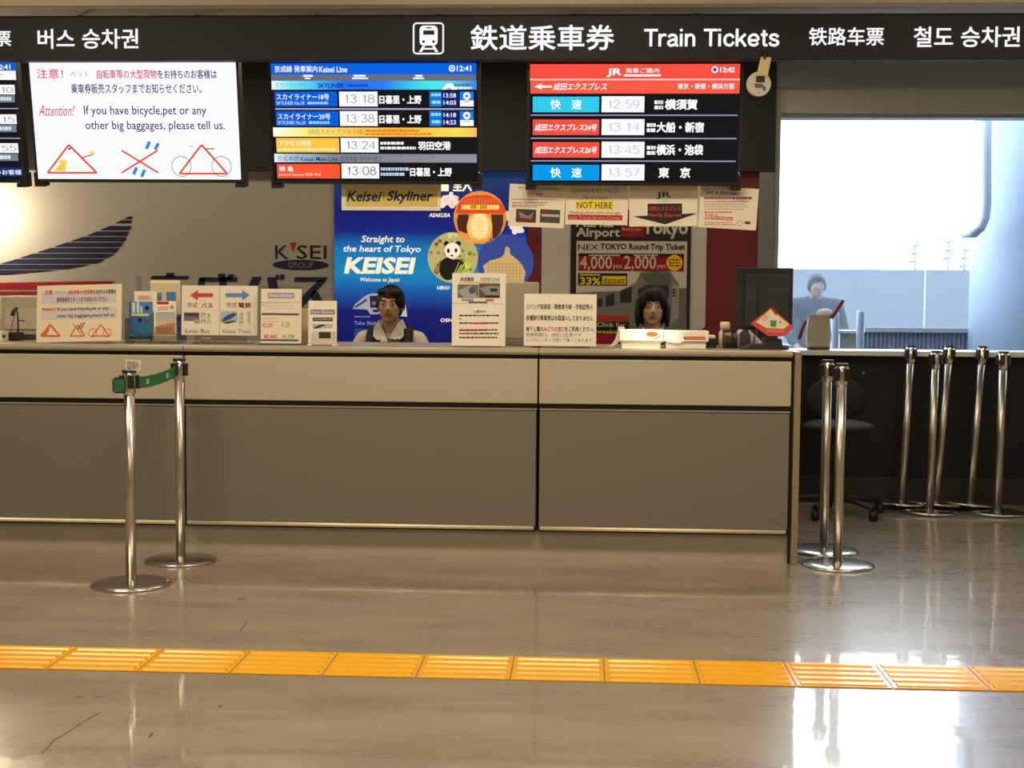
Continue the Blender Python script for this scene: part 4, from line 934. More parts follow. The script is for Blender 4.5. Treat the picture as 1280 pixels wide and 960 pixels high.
def fblue(b):
    b.rect(163, 377, 190, 393, ink((74, 130, 186)), 1); b.rect(164, 392, 186, 395, ink((200, 206, 130)), 2); b.rect(165, 378, 169, 391, ink((206, 216, 206)), 2); b.rect(171, 377.5, 174, 391, ink((206, 216, 206)), 2); b.rect(175.5, 383, 178, 391, ink((206, 216, 206)), 2)
    b.disc(184, 385, 2.8, ink((26, 34, 50)), 2); b.disc(175, 400, 2.8, ink((26, 34, 50)), 2); b.disc(183, 401, 2, ink((120, 60, 70)), 2); b.rect(162, 424, 188, 426, ink((216, 210, 190)), 2); b.line(162, 418, 172, 421, 1.2, ink((160, 190, 210)), 2)
leaflet(161.5, 377, 190.5, 426.5, 6.42, ink((52, 104, 152)), 'blue leaflet with white towers in the front of the brochure rack', fblue)
def fpale(b):
    b.rect(196, 377, 211, 380.5, ink((190, 44, 44)), 1); b.greek(197, 383, 212, 388, 2, ink((214, 130, 100)), 2, .5); b.disc(215, 384, 2.2, ink((190, 120, 70)), 2); b.rect(195, 390, 219, 408, grad('leaflet_sky_print', 2, ZT+.05, ZT+.16, [(0, (222, 196, 140)), (1, (150, 170, 186))]), 1)
    b.poly([(194, 408), (219, 403), (219, 418), (193, 418)], ink((176, 130, 90)), 2); b.greek(196, 409, 216, 416, 3, ink((130, 80, 60)), 3, .5)
leaflet(192.5, 376.5, 220, 426.5, 6.418, card, 'cream leaflet with a sky picture and red corner in the brochure rack', fpale)
def fcream(b): b.rect(172, 369, 189, 375, ink((226, 190, 150)), 1); b.greek(174, 370, 188, 375, 2, ink((206, 120, 90)), 2, .4)
leaflet(168, 364, 196, 400, 6.47, card, 'cream leaflet with pink print behind the blue leaflet in the rack', fcream)
def ftall(b): b.rect(197, 365.5, 202.5, 376, ink((86, 132, 170)), 1); b.rect(208, 365, 220, 376, ink((76, 124, 164)), 1); b.rect(189, 351, 225, 354, ink((236, 226, 200)), 1)
leaflet(188, 350, 225.5, 400, 6.50, mat('cream_print', (206, 192, 160), .5), 'tall tan leaflet with two blue marks at the back of the rack', ftall)
# arrow sign (two sheets)
b = standing('arrow_sign', 227, 357, 322, 419, 6.42, 'white two-part sign with a red left arrow and a blue right arrow', 'sign', m=mat('sign_card', (226, 216, 198), .5), tilt=.05)
ra, ba = ink((196, 72, 66)), ink((96, 134, 196)); g1 = ink((110, 110, 110)); k1 = ink((70, 64, 66)); dr = ink((130, 24, 30))
b.rect(274, 357, 275, 419, ink((180, 168, 150)), 1)
b.poly([(237.5, 369), (247.5, 362.5), (247.5, 366.5), (266.5, 366.5), (266.5, 371.5), (247.5, 371.5), (247.5, 375.5)], ra, 2); b.poly([(312, 369), (303, 362.5), (303, 366.5), (282, 366.5), (282, 371.5), (303, 371.5), (303, 375.5)], ba, 2)
b.text('京成', 234, 378, 247, 384.5, g1, 2); b.text('バス', 251.5, 378.5, 266, 385, dr, 2, .03); b.text('京成', 283, 378, 296, 384.5, g1, 2); b.text('電鉄', 298, 378, 314, 385, dr, 2, .03)
b.rect(230, 390.5, 249, 401, ink((110, 104, 112)), 2); b.rect(231, 392, 248, 395, ink((60, 56, 66)), 3); b.rect(243, 399, 249.5, 404, ink((160, 156, 150)), 3)
b.text('巴士', 251.5, 391, 264, 397, g1, 2); b.text('버스', 251.5, 398, 264, 404.5, g1, 2); b.rect(276, 389, 297, 402, ink((160, 178, 198)), 2); b.poly([(276, 401), (284, 394), (293, 391), (296, 393), (288, 399), (280, 402)], ink((60, 76, 120)), 3); b.poly([(277, 403.5), (292, 400.5), (295, 402), (285, 404.5)], ink((60, 70, 100)), 3)
b.text('火车', 299, 389, 304, 407, g1, 2); b.text('기차', 309, 388, 313, 407, g1, 2)
b.text('Keisei', 231.5, 411.5, 247, 416.5, g1, 2); b.text('Bus', 251, 411, 262, 416.5, g1, 2); b.text('Keisei', 278.5, 411.5, 295, 416.5, g1, 2); b.text('Train', 297.5, 411.5, 313, 416.5, g1, 2)
b.build('sheet', b.root)
pz = b.P(*b.uv(255, 419)); mb = MB(); xa, xb = W(241, 424, 6.43).x, W(314, 424, 6.43).x
mb.box(xa, xb, 6.42, 6.5, ZT+.0005, ZT+.006, acrylic); mb.box(xa+.01, xb-.02, 6.425, 6.429, ZT+.006, pz.z+.05, acrylic); mb.build('stand', b.root)
mb = MB(); x_ = W(255, 424, 6.43).x; mb.lathe([(.0, .03), (.018, .03), (.024, .02), (.022, .004), (.016, .0007), (0, .0007)], (x_, 6.46, ZT), mat('white_plastic', (222, 214, 196), .45), 20); tag(mb.build('tape_roll'), 'small white roll under the two-arrow sign', 'tape')
# price leaflet box
b = standing('price_sign', 326, 361, 377, 429, 6.36, 'white acrylic price sign with purple bars and red and green figures', 'sign', m=mat('sign_card', (226, 216, 198), .5), tilt=.04)
pu = ink((88, 84, 120)); 
b.rect(335, 366, 368, 373, ink((150, 150, 180)), 1); b.text('Keisei Skyliner', 336, 367, 367, 372.5, ink((226, 226, 226)), 2, .02, .2); b.line(326, 378, 377.5, 378, .7, ink((150, 136, 120)), 1); b.disc(329.5, 381, 1, ink((210, 120, 110)), 1); b.greek(332, 381, 374, 387, 2, ink((196, 186, 160)), 1, .3)
b.rect(327, 391.5, 373.5, 394, pu, 1); b.rect(326, 424, 373, 426.5, pu, 1); b.greek(329, 396, 350, 404, 2, ink((222, 180, 160)), 1, .3); b.text('¥2,200', 328, 404, 341, 410, ink((214, 110, 110)), 2, .01); b.text('¥1,230', 352, 402, 362, 410, ink((140, 176, 90)), 2, .01)
b.text('¥2,465', 330, 418, 346.5, 423.5, ink((206, 70, 80)), 2, .02); b.text('¥1,438', 353, 418, 368.5, 423.5, ink((130, 172, 80)), 2, .02)
b.build('sheet', b.root)
xa, xb = W(325, 400, 6.37).x, W(378, 400, 6.37).x; ztp = W(350, 357.5, 6.38).z
mb = MB(); mb.box(xa, xb, 6.375, 6.379, ZT+.0005, ztp, acrylic); mb.box(xa, xb, 6.34, 6.45, ZT+.0005, ZT+.003, acrylic); mb.build('acrylic_holder', b.root)
mb = MB(); x2 = W(377, 400, 6.45).x; x3 = W(386, 400, 6.5).x
mb.box(x2-.01, x3+.004, 6.46, 6.56, ZT+.0005, W(380, 386, 6.5).z, mat('cream_plastic', (206, 188, 150), .5)); tag(mb.build('cardboard_box', bevel=.004), 'cream carton wedged between the price sign and the small clock sign', 'box')
# clock sign
b = standing('clock_sign', 385.5, 376, 421, 429.5, 6.33, 'small white sign frame holding a digital clock', 'sign', m=card, tilt=.03)
b.rect(388, 387, 418.5, 393, ink((120, 120, 150)), 1); b.text('Keisei Skyliner', 389, 388, 418, 392.5, ink((220, 220, 220)), 2, .02, .2); b.rect(391, 397, 416, 401.5, ink((54, 50, 60)), 1); b.greek(393, 398, 415, 400.5, 1, ink((170, 160, 150)), 2, .7, 0); b.rect(391, 405, 416, 410.5, ink((180, 178, 176)), 1); b.poly([(391, 410), (400, 406), (408, 405.5), (400, 409.5), (394, 411)], ink((50, 56, 90)), 2)
b.build('sheet', b.root)
p0, p1 = W(391.5, 413, 6.32), W(418, 427, 6.32)
mb = MB(); mb.box(p0.x, p1.x, 6.302, 6.325, ZT+.004, p0.z, mat('clock_plastic', (206, 198, 180), .4)); mb.build('clock_case', b.root, bevel=.004)
q = Board((p0.x, 6.3012, 1)); q.rect(398.5, 415, 413.5, 423, mat('lcd', (70, 74, 60), .2), 0); q.text('12:41', 400, 416.5, 412, 421.5, ink((30, 32, 28)), 1); q.build('clock_display', b.root)
for xx in (386, 417):
    mb = MB(); x_ = W(xx, 430, 6.31).x; mb.box(x_-.003, x_+.018, 6.29, 6.345, ZT+.0005, ZT+.008, card); mb.build('foot', b.root, bevel=.002)
# tall sign with two sheets
b = standing('information_sign', 565, 341.5, 632, 432.5, 6.33, 'tall cream sign with two train photos and printed lines on the counter', 'sign', m=card, tilt=.03)
nb = ink((60, 70, 110)); ob = ink((220, 170, 90))
b.text('京成電鉄', 574.5, 346.5, 593, 351.5, nb, 2, .03, .2); b.text('KEISEI LINE', 600.5, 347, 625, 351.5, ink((130, 140, 160)), 2, .02, .2); b.rect(574, 352.5, 625, 354, ob, 1)
b.rect(572, 355.5, 598, 372.5, ink((110, 106, 104)), 1); b.rect(598.5, 354.5, 625, 372.5, ink((84, 82, 82)), 1); b.poly([(572, 364), (584, 358), (590, 357), (597, 372.5), (580, 372)], ink((160, 160, 158)), 2); b.disc(590, 363, 4, ink((70, 90, 110)), 3, 4.5); b.poly([(599, 360), (612, 357), (625, 358), (624, 370), (610, 371)], ink((140, 138, 136)), 2); b.rect(613, 360.5, 622, 364.5, ink((40, 40, 44)), 3); b.rect(607, 369, 624, 372, ink((40, 40, 40)), 3)
b.rect(577, 373.5, 592, 376.5, ink((140, 150, 170)), 1); b.rect(607, 373.5, 617, 377, ink((196, 110, 100)), 1); b.rect(586, 376.8, 609, 378.8, ink((90, 86, 90)), 1); b.line(564.5, 379, 632, 380, .6, ink((180, 164, 130)), 1)
b.text('ご案内中', 592, 388, 607, 391, tx, 2, .02)
for y in (394, 403.5, 412, 416.5, 421.5): b.greek(574, y-1, 624, y+1.6, 1, tx, 2, .65, .05)
b.greek(592, 403, 607, 405.5, 1, rx_, 3, .7, 0); b.greek(574, 411.5, 607, 414, 1, rx_, 3, .7, 0); b.greek(574, 398, 578, 399, 1, tx, 2, .8, 0)
b.build('sheet', b.root); stand_feet(b, b.root, 563, 630, 432, .08, back=.06)
# grey screen back behind it
xa, xb = W(631, 400, 6.6).x, W(673.5, 400, 6.6).x; t = thing('customer_screen', ((xa+xb)/2, 6.62, ZT), 'plain taupe back of a flat screen between two counter signs', 'screen')
mb = MB(); mb.box(xa-.12, xb, 6.6, 6.64, ZT+.03, W(650, 352.5, 6.6).z, mat('taupe_plastic', (156, 146, 124), .5)); mb.build('casing', t, bevel=.008)
mb = MB(); mb.box(xa-.08, xb-.03, 6.59, 6.70, ZT+.0005, ZT+.0295, mat('taupe_plastic_dark', (120, 112, 96), .5)); mb.build('foot', t, bevel=.004)
# discount notice
b = standing('notice_card', 655, 367.5, 745.5, 432.5, 6.34, 'cream notice with five printed lines in black and red on the counter', 'notice', m=card, tilt=.05)
b.text('ジパング倶楽部・障害者手帳・学割証等の', 658, 380, 741, 387, tx, 2, .015); b.text('各種割引乗車券はお取扱いしておりません', 657.5, 394, 741.5, 401, tx, 2, .02); b.text('地下１階の', 657.5, 408, 679, 414.5, tx, 2, .02); b.text('みどりの窓口', 679.5, 408, 705.5, 414.5, rx_, 2, .02); b.text('をご利用ください。', 706, 408, 743, 414.5, tx, 2, .02)
g2 = ink((140, 130, 116)); b.text('営業時間は、改札口左奥です', 657.5, 416, 727, 421, g2, 2); b.text('エスカレーターで降りて降っております', 657.5, 422.5, 740, 427.5, g2, 2)
b.build('sheet', b.root); stand_feet(b, b.root, 660, 740, 432, .08, back=.06)
# bright white boxes
wb = mat('white_carton', (240, 236, 224), .5)
def carton(x0, x1, yt, yb, Y, dep, label, fn, lip=True):
    xa, xb = W(x0, yb, Y).x, W(x1, yb, Y).x; zt = W((x0+x1)/2, yt, Y).z
    t = thing('ticket_tray', ((xa+xb)/2, Y+dep/2, ZT), label, 'tray')
    zb = W((x0+x1)/2, yb, Y).z
    mb = MB(); mb.box(xa+.012, xb-.012, Y+.012, Y+dep, ZT+.0005, max(zb+.004, ZT+.008), wb); mb.build('base', t, bevel=.002)
    mb = MB(); mb.box(xa, xb, Y, Y+dep, max(zb+.005, ZT+.009), zt, wb); mb.build('body', t, bevel=.004)
    q = Board((xa, Y-.0008, 1)); fn(q); q.build('print', t)
    return t
def c1(q): q.disc(815, 417.5, 7.5, ink((214, 110, 60)), 1, 2.8); q.line(818, 424, 826, 419, .8, ink((150, 120, 90)), 1); q.line(774, 427.5, 830, 427.5, .4, ink((190, 170, 130)), 1)
carton(774, 829, 412.5, 428, 6.38, .16, 'white ticket tray with an orange oval, brightly lit on the counter', c1)
def c2(q): q.rect(855, 420.5, 882, 424.5, ink((220, 120, 90)), 1); q.poly([(831, 416), (852, 416), (858, 425), (849, 429), (833, 427)], ink((246, 240, 226)), 1)
carton(829.5, 886, 413.5, 428.5, 6.38, .15, 'white ticket tray with an orange strip, brightly lit on the counter', c2)
xa, xb = W(884, 425, 6.56).x, W(896, 425, 6.56).x
mb = MB(); mb.box(xa-.02, xb, 6.555, 6.66, ZT+.0005, ZT+.045, black); mb.box(xa-.02, xb-.006, 6.56, 6.655, ZT+.045, ZT+.06, mat('white_plastic', (222, 214, 196), .45)); tag(mb.build('stamp_pad', bevel=.004), 'small black box with a white lid beside the bright trays', 'box')
# folded white sheet left of the trays
xa = W(768, 428, 6.55).x
mb = MB(); n = 8
pts = [(xa-.03+.05*sin(i/n*1.4), ZT+.0005+.095*(1-cos(i/n*1.4))/(1-cos(1.4))) for i in range(n+1)]
mb.prism([(x, 6.57, z) for x, z in pts]+[(x+.014+.016*i/n, 6.57, z) for i, (x, z) in reversed(list(enumerate(pts)))], (0, .09, 0), card); tag(mb.build('curled_paper'), 'curled white paper standing against the bright trays', 'paper')
# pen cup, calculator-like device, card sign, monitor, pouch
p = on_top(912, 6.5)
t = thing('glass_jar', p, 'small clear jar with dark contents and a black rim on the counter', 'jar')
MB().lathe([(.0, .0006), (.032, .0006), (.034, .004), (.034, .07), (.03, .08), (.031, .083), (.035, .072), (.036, .0)], p, acrylic, 28).build('glass', t)
MB().lathe([(0, .003), (.0325, .003), (.0325, .058), (0, .06)], p, mat('dark_clips', (58, 54, 50), .6, bump=(60, .8)), 24).build('contents', t)
MB().lathe([(.03, .078), (.035, .078), (.035, .088), (.03, .088), (.03, .078)], p, black, 28).build('rim', t)
p = on_top(906, 6.62)
t = thing('glue_bottle', p, 'pale squat bottle behind the small clear jar', 'bottle')
MB().lathe([(0, .0006), (.028, .0006), (.03, .006), (.03, .07), (.022, .085), (.016, .09)], p, mat('pale_plastic', (206, 190, 160), .5), 24).build('body', t)
MB().lathe([(.016, .09), (.024, .09), (.024, .12), (.02, .124), (0, .124)], p, mat('ivory_cap', (222, 208, 176), .5), 24).build('cap', t)
p = on_top(937, 6.55)
t = thing('desk_telephone', p, 'grey and white curved desk device beside the diamond-shaped card', 'device')
mb = MB(); pr = [(-.07, 0), (-.078, .03), (-.07, .07), (-.045, .088), (0, .085), (.06, .03), (.075, 0)]
mb.prism([(p.x+x, 6.54, ZT+.0008+z) for x, z in pr], (0, .1, 0), mat('light_grey_plastic', (176, 176, 176), .35)); mb.build('body', t, bevel=.012)
mb = MB(); pr = [(-.045, .0), (-.05, .07), (-.03, .09), (-.01, .088), (.0, .06), (.004, 0)]
mb.prism([(p.x+x, 6.532, ZT+.0008+z) for x, z in pr], (0, .0075, 0), mat('slate_plastic', (60, 62, 66), .35)); mb.build('side_band', t)
mb = MB(); mb.tube([(p.x+.022, 6.535, ZT+.06), (p.x+.018, 6.53, ZT+.035), (p.x+.012, 6.528, ZT+.006)], .003, black); mb.build('cord', t)
# monitor seen from behind
YM = 6.72
xa, xb = W(920, 400, YM).x, W(991.5, 400, YM).x; z0, z1 = W(955, 412, YM).z, W(955, 334.5, YM).z
t = thing('computer_monitor', ((xa+xb)/2, YM+.05, ZT), 'black back of a computer monitor at the end of the counter', 'monitor')
blk2 = mat('black_casing', (34, 36, 36), .42)
mb = MB(); mb.box(xa, xb, YM+.02, YM+.05, z0, z1, blk2); mb.build('casing', t, bevel=.006)
mb = MB(); xi0, xi1 = W(931, 400, YM).x, W(986, 400, YM).x; zi = W(955, 343, YM).z
mb.prism([(xi0, YM+.0195, z0+.01), (xi1, YM+.0195, z0+.01), (xi1, YM+.0195, zi), (xi0, YM+.0195, zi)], (0, -.02, 0), mat('black_casing_inset', (42, 44, 43), .45)); mb.build('back_cover', t, bevel=.008)
mb = MB(); xs = W(947, 400, YM).x; mb.box(xs-.004, xs+.004, YM-.006, YM-.0006, z0+.03, zi-.04, black); mb.build('vent_groove', t)
mb = MB(); xm_ = W(962, 400, YM).x; mb.box(xm_-.05, xm_+.05, YM+.052, YM+.08, ZT+.02, z0+.12, blk2); mb.build('neck', t, bevel=.004)
mb = MB(); mb.lathe([(0, .022), (.05, .021), (.1, .014), (.125, .004), (.125, .0006), (0, .0006)], (xm_, YM+.06, ZT), blk2, 36); mb.build('foot', t)
# black cradle and diamond card
xa, xb = W(926, 430, 6.4).x, W(988, 430, 6.4).x; p = on_top(963, 6.42)
t = thing('card_stand', p, 'red and white diamond-shaped card on a low black stand', 'sign')
mb = MB(); pr = [(xa, .0006), (xb, .0006), (xb-.01, .012), (xb-.035, .02), (xb-.04, .05), (p.x-.03, .055), (p.x-.03, .026), (xa+.05, .026), (xa+.01, .01)]
mb.prism([(x, 6.40, ZT+z) for x, z in pr], (0, .1, 0), blk2); mb.build('stand', t, bevel=.004)
b = Board(W(965, 402, 6.39), (1, 0, 0), (0, .18, 1), .0005)
dia = [(963.5, 384.5), (992, 408.5), (981, 420), (960, 420), (938, 404.5)]
redc = mat('red_card', (196, 62, 50), .4)
b.prism([b.P(*b.uv(x, y)) for x, y in dia], -b.n*.003, redc)
b.poly([(963, 386.5), (986.5, 405.5), (980, 411), (958, 410), (945, 402.5)], ink((222, 206, 180)), 1)
b.poly([(964.5, 384.5), (972, 390.5), (970, 394.5), (964.5, 387.5)], ink((170, 40, 44)), 2); b.rect(963, 400.5, 970.5, 408.5, ink((60, 140, 90)), 2); b.disc(975.5, 402.5, 1.2, ink((120, 40, 40)), 2)
for k in range(3): b.line(950+k*2, 399+k*2.2-2, 957+k*2, 394.5+k*2.2-2, .7, ink((110, 110, 90)), 2); b.line(958, 412.5+k*2.2, 980, 412.8+k*2.2, .7, ink((230, 160, 140)), 2) if k < 2 else None
b.build('card', t)
# grey pouch with maroon handles on the window sill
p = W(1022, 436, YB); zs = ZS+.0008
t = thing('canvas_pouch', (p.x, YB-.02, ZS), 'grey canvas pouch with two maroon handles on the window sill', 'pouch')
can = mat('grey_canvas', (168, 160, 144), .8, bump=(200, .3)); sc = 8.1/1700
def pouch(zs0, zs1, m, name, g=0):
    mb = MB(); prof = [(0, .062), (.02, .066), (.06, .074), (.1, .073), (.15, .067), (.19, .062), (.205, .066)]
    vs = []; fs = []; n = 28
    prof = [q for q in prof if zs0 <= q[0] <= zs1]
    for (z, r) in prof:
        for i in range(n):
            a = 2*pi*i/n; ca, sa = cos(a), sin(a); k = (abs(ca)**4+abs(sa)**4)**-.25
            vs.append(Vector((p.x+ca*k*(r+g), YB-.02+sa*k*(r+g)*.62, zs+z)))
    for j in range(len(prof)-1):
        for i in range(n): fs.append((j*n+i, j*n+(i+1) % n, (j+1)*n+(i+1) % n, (j+1)*n+i))
    fs.append(tuple(range(n-1, -1, -1)))
    mb.add(vs, fs, m, True); return mb.build(name, t)
pouch(0, .21, can, 'bag_body'); pouch(0, .025, mat('brown_base', (96, 74, 66), .7), 'bag_bottom', .002)
mrn = mat('maroon_handle', (110, 40, 50), .5)
def hw(x, y, Y): return W(x, y, Y)
mb = MB(); mb.tube([hw(1039, 398, YB-.06), hw(1044, 391, YB-.06), hw(1050, 381, YB-.06), hw(1054, 375.5, YB-.06)], .012, mrn, 10); mb.build('handle', t)
mb = MB(); mb.tube([hw(1007, 401, YB-.06), hw(1003, 410, YB-.06), hw(999, 424, YB-.06)], .010, mrn, 10); mb.build('handle', t)
mb = MB(); mb.ell(hw(1031, 392, YB-.02), .05, .03, .03, mat('white_tissue', (216, 220, 226), .7)); mb.build('tissue', t)
# small knob on the wall below the window
k0 = W(1078.5, 466, YB); mb = MB(); mb.cyl(k0, k0+Vector((0, -.012, 0)), .008, .007, chrome, 16); tag(mb.build('wall_button'), 'tiny metal button on the black wall below the window', 'button')

# ------------------------------------------------------------------ office chair in the dark corner
cx = G(1035, 634).x; cyy = 7.72
t = thing('office_chair', (cx, cyy, 0), 'black office chair in shadow behind the two upright steel posts', 'chair')
fab = mat('black_fabric', (20, 20, 22), .8, bump=(120, .3)); plast = mat('black_nylon', (20, 20, 20), .5)
mb = MB(); mb.ell((cx, cyy, .50), .2, .2, .04, fab, mx=None); mb.build('seat', t)
mb = MB(); mb.ell((cx+.02, cyy+.2, .64), .17, .035, .13, fab, mx=Matrix.Rotation(radians(-8), 3, 'X')); mb.build('backrest', t)
mb = MB(); mb.tube([(cx+.02, cyy+.22, .62), (cx, cyy+.24, .52), (cx, cyy+.12, .465), (cx, cyy, .455)], .016, plast); mb.build('back_post', t)
MB().cyl((cx, cyy, .09), (cx, cyy, .46), .025, m=plast, n=16).build('gas_lift', t)
for k in range(5):
    a = radians(90+72*k); e = Vector((cx+cos(a)*.27, cyy+sin(a)*.27, .07))
    mb = MB(); mb.tube([(cx, cyy, .1), (cx+cos(a)*.14, cyy+sin(a)*.14, .092), e], .018, plast, 8); o = mb.build('leg', t)
    mb = MB(); mb.cyl(e+Vector((-.02, 0, -.041)), e+Vector((.02, 0, -.041)), .0285, m=plast, n=16); mb.build('caster', t)

# ------------------------------------------------------------------ outside the window
col_b = mat('pale_blue_paint', (125, 143, 170), .5)
YCo = 9.15
xa = W(1238, 250, YCo).x
mb = MB(); n = 40; cxx, rr = xa+.62, .62
mb.cyl((cxx, YCo+.35, YO), (cxx, YCo+.35, 3.2), rr, m=col_b, n=64); o = mb.build('column_outside'); struct(o)
# tube put in for the bluish shaded edge of a rounded pale panel
pm = mat('shade_edge_blue', (146, 162, 184), .5)
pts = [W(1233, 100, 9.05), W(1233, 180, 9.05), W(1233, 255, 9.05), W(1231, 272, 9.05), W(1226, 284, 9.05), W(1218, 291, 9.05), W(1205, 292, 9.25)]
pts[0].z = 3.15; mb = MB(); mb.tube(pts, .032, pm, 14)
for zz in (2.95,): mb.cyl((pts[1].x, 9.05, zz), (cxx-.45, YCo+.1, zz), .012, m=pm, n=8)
tag(mb.build('shade_edge_tube'), 'pale blue bent tube standing in for a shaded edge outside the window', 'pipe')
# frosted glass screen
YF = 11.6
xa, xb = W(973, 380, YF).x, W(1240, 380, YF).x; z1 = W(1100, 335.5, YF).z; xmid = W(1155.5, 380, YF).x
t = thing('glass_screen', ((xa+xb)/2, YF, YO), 'frosted glass screen wall outside the window', 'glass screen')
fg = frosted('frosted_glass', (76, 82, 92), .52)
for (u, v, nme) in ((xa-.6, xmid-.006, 'glass_panel'), (xmid+.006, xb+.3, 'glass_panel')):
    mb = MB(); mb.add([Vector((u, YF, YO+.03)), Vector((v, YF, YO+.03)), Vector((v, YF, z1)), Vector((u, YF, z1))], [(0, 1, 2, 3)], fg); mb.build(nme, t)
mb = MB(); mb.box(xmid-.006, xmid+.006, YF-.012, YF+.012, YO, z1, mat('steel_mullion', (158, 167, 177), .4)); mb.build('mullion', t)
mb = MB(); mb.box(xa-.6, xb+.3, YF-.02, YF+.02, YO, YO+.03, mat('steel_channel', (150, 156, 164), .4, .6)); mb.build('bottom_channel', t)
# corrugated barrier with two posts
YR = 9.7
xa, xb = W(1080, 425, YR).x, W(1232, 425, YR).x; z1 = W(1150, 412, YR).z
t = thing('barrier', ((xa+xb)/2, YR, YO), 'pale corrugated barrier with a top rail outside the window', 'barrier')
pb_ = mat('barrier_paint', (92, 104, 123), .5)
mb = MB(); n = int((xb-xa)/.03); vs = []
for i in range(n*2+1):
    x = xa+(xb-xa)*i/(n*2); y = YR+(.005 if i % 2 else -.005); vs += [Vector((x, y, YO)), Vector((x, y, z1-.02))]
mb.add(vs, [(2*i, 2*i+2, 2*i+3, 2*i+1) for i in range(n*2)], pb_); mb.build('corrugated_sheet', t)
mb = MB(); mb.box(xa, xb, YR-.02, YR+.02, z1-.02, z1+.012, mat('rail_paint', (141, 150, 163), .5)); mb.build('top_rail', t)
# two pale cylinders and a box just outside
def bollard(px0, px1, py, Y, label):
    a, c = W(px0, py, Y), W(px1, py, Y); r = (c.x-a.x)/2; x = (a.x+c.x)/2
    mb = MB(); mb.lathe([(0, a.z-YO), (r*.9, a.z-YO), (r, a.z-YO-.01), (r, 0), (0, 0)], (x, Y, YO), mat('bollard_paint', (125, 136, 157), .5), 28); tag(mb.build('bollard'), label, 'bollard', 'pale posts outside the window')
bollard(1039, 1049, 391, 9.3, 'pale round post outside the window behind the maroon-handled pouch')
bollard(1071, 1080.5, 388.5, 9.3, 'pale round post outside beside the white box, taller than the box')
bollard(1226, 1239, 413, 9.45, 'short pale round post outside at the end of the corrugated barrier')
a, c = W(1050, 413, 9.35), W(1072, 413, 9.35)
t = thing('electric_box', ((a.x+c.x)/2, 9.45, YO), 'pale cabinet box outside between two round posts', 'box')
mb = MB(); mb.box(a.x, c.x, 9.35, 9.55, YO, a.z-.02, mat('box_paint', (141, 141, 133), .6)); mb.build('cabinet', t); mb = MB(); mb.box(a.x-.015, c.x+.015, 9.33, 9.57, a.z-.02, a.z, mat('lid_paint', (167, 172, 177), .5)); mb.build('lid', t)
# slim poles far outside, behind the low wall
for (x, yt, Y, lb, rr) in ((1144.5, 300, 28, 'slim pole far outside, standing apart from the other two', .035), (1186, 296, 28, 'slim pole far outside, between the two others', .03), (1206.5, 306, 28, 'slim pole far outside, the one nearest the pale column', .04)):
    a = W(x, yt, Y); mb = MB(); mb.cyl((a.x, Y, YO), (a.x, Y, a.z), rr, rr*.7, mat('grey_pole', (99, 111, 121), .6), 10)
    for k in range(3): mb.cyl((a.x-.05-.03*k, Y, a.z-.12-k*.16), (a.x+.09-.02*k, Y, a.z-.1-k*.16), .022, m=mat('grey_pole', (99, 111, 121), .6), n=8)
    tag(mb.build('utility_pole'), lb, 'pole', 'poles far outside')

# ------------------------------------------------------------------ people
skin = mat('skin', (212, 166, 134), .5, 0, .4)
skin2 = mat('skin_light', (218, 178, 150), .5, 0, .4)
hairm = mat('black_hair', (18, 15, 14), .45, 0, .4, bump=(160, .6))
def capsule(mb, pts, m, n=14):
    for i, (p, r) in enumerate(pts):
        mb.ell(p, r, r, r, m, n, 8)
        if i: mb.cyl(pts[i-1][0], p, pts[i-1][1], r, m, n, caps=True)
def fuse(mb, name, parent, m, voxel, smooth=4):
    """melts overlapping volumes into one continuous skin"""
    me = bpy.data.meshes.new(name); me.from_pydata([tuple(v) for v in mb.v], [], mb.f); me.update()
    bm = bmesh.new(); bm.from_mesh(me); bmesh.ops.recalc_face_normals(bm, faces=bm.faces); bm.to_mesh(me); bm.free()
    o = bpy.data.objects.new(name, me); COL.objects.link(o)
    md = o.modifiers.new('r', 'REMESH'); md.mode = 'VOXEL'; md.voxel_size = voxel; md.use_smooth_shade = True
    sm = o.modifiers.new('s', 'SMOOTH'); sm.factor = .5; sm.iterations = smooth
    bpy.context.view_layer.update(); dg = bpy.context.evaluated_depsgraph_get()
    m2 = bpy.data.meshes.new_from_object(o.evaluated_get(dg)); bpy.data.objects.remove(o)
    m2.materials.clear(); m2.materials.append(m); m2.name = name
    for p in m2.polygons: p.use_smooth = True; p.material_index = 0
    r = bpy.data.objects.new(name, m2); COL.objects.link(r); r.parent = parent; r['_w'] = (0, 0, 0); return r
def V(*a): return Vector(a)
def hand(mb, w_, d, m, side):
    """palm, four unequal curled fingers and a side thumb; d = direction of the hand"""
    d = d.normalized(); sx = V(1, 0, 0); up = sx.cross(d).normalized()
    if up.z < 0: up = -up
    capsule(mb, [(w_, .024), (w_+d*.04, .026)], m, 10)
    for i, ln in enumerate((.062, .072, .068, .052)):
        b0 = w_+d*.07+sx*(i-1.5)*.019*side; capsule(mb, [(w_+d*.03+sx*(i-1.5)*.014*side, .013), (b0, .0105), (b0+d*ln*.5-up*.004, .0095), (b0+d*ln*.85-up*.022, .008)], m, 8)
    t0 = w_+d*.02-sx*.026*side; capsule(mb, [(t0, .013), (t0-sx*.018*side+d*.028, .011), (t0-sx*.024*side+d*.055-up*.008, .009)], m, 8)
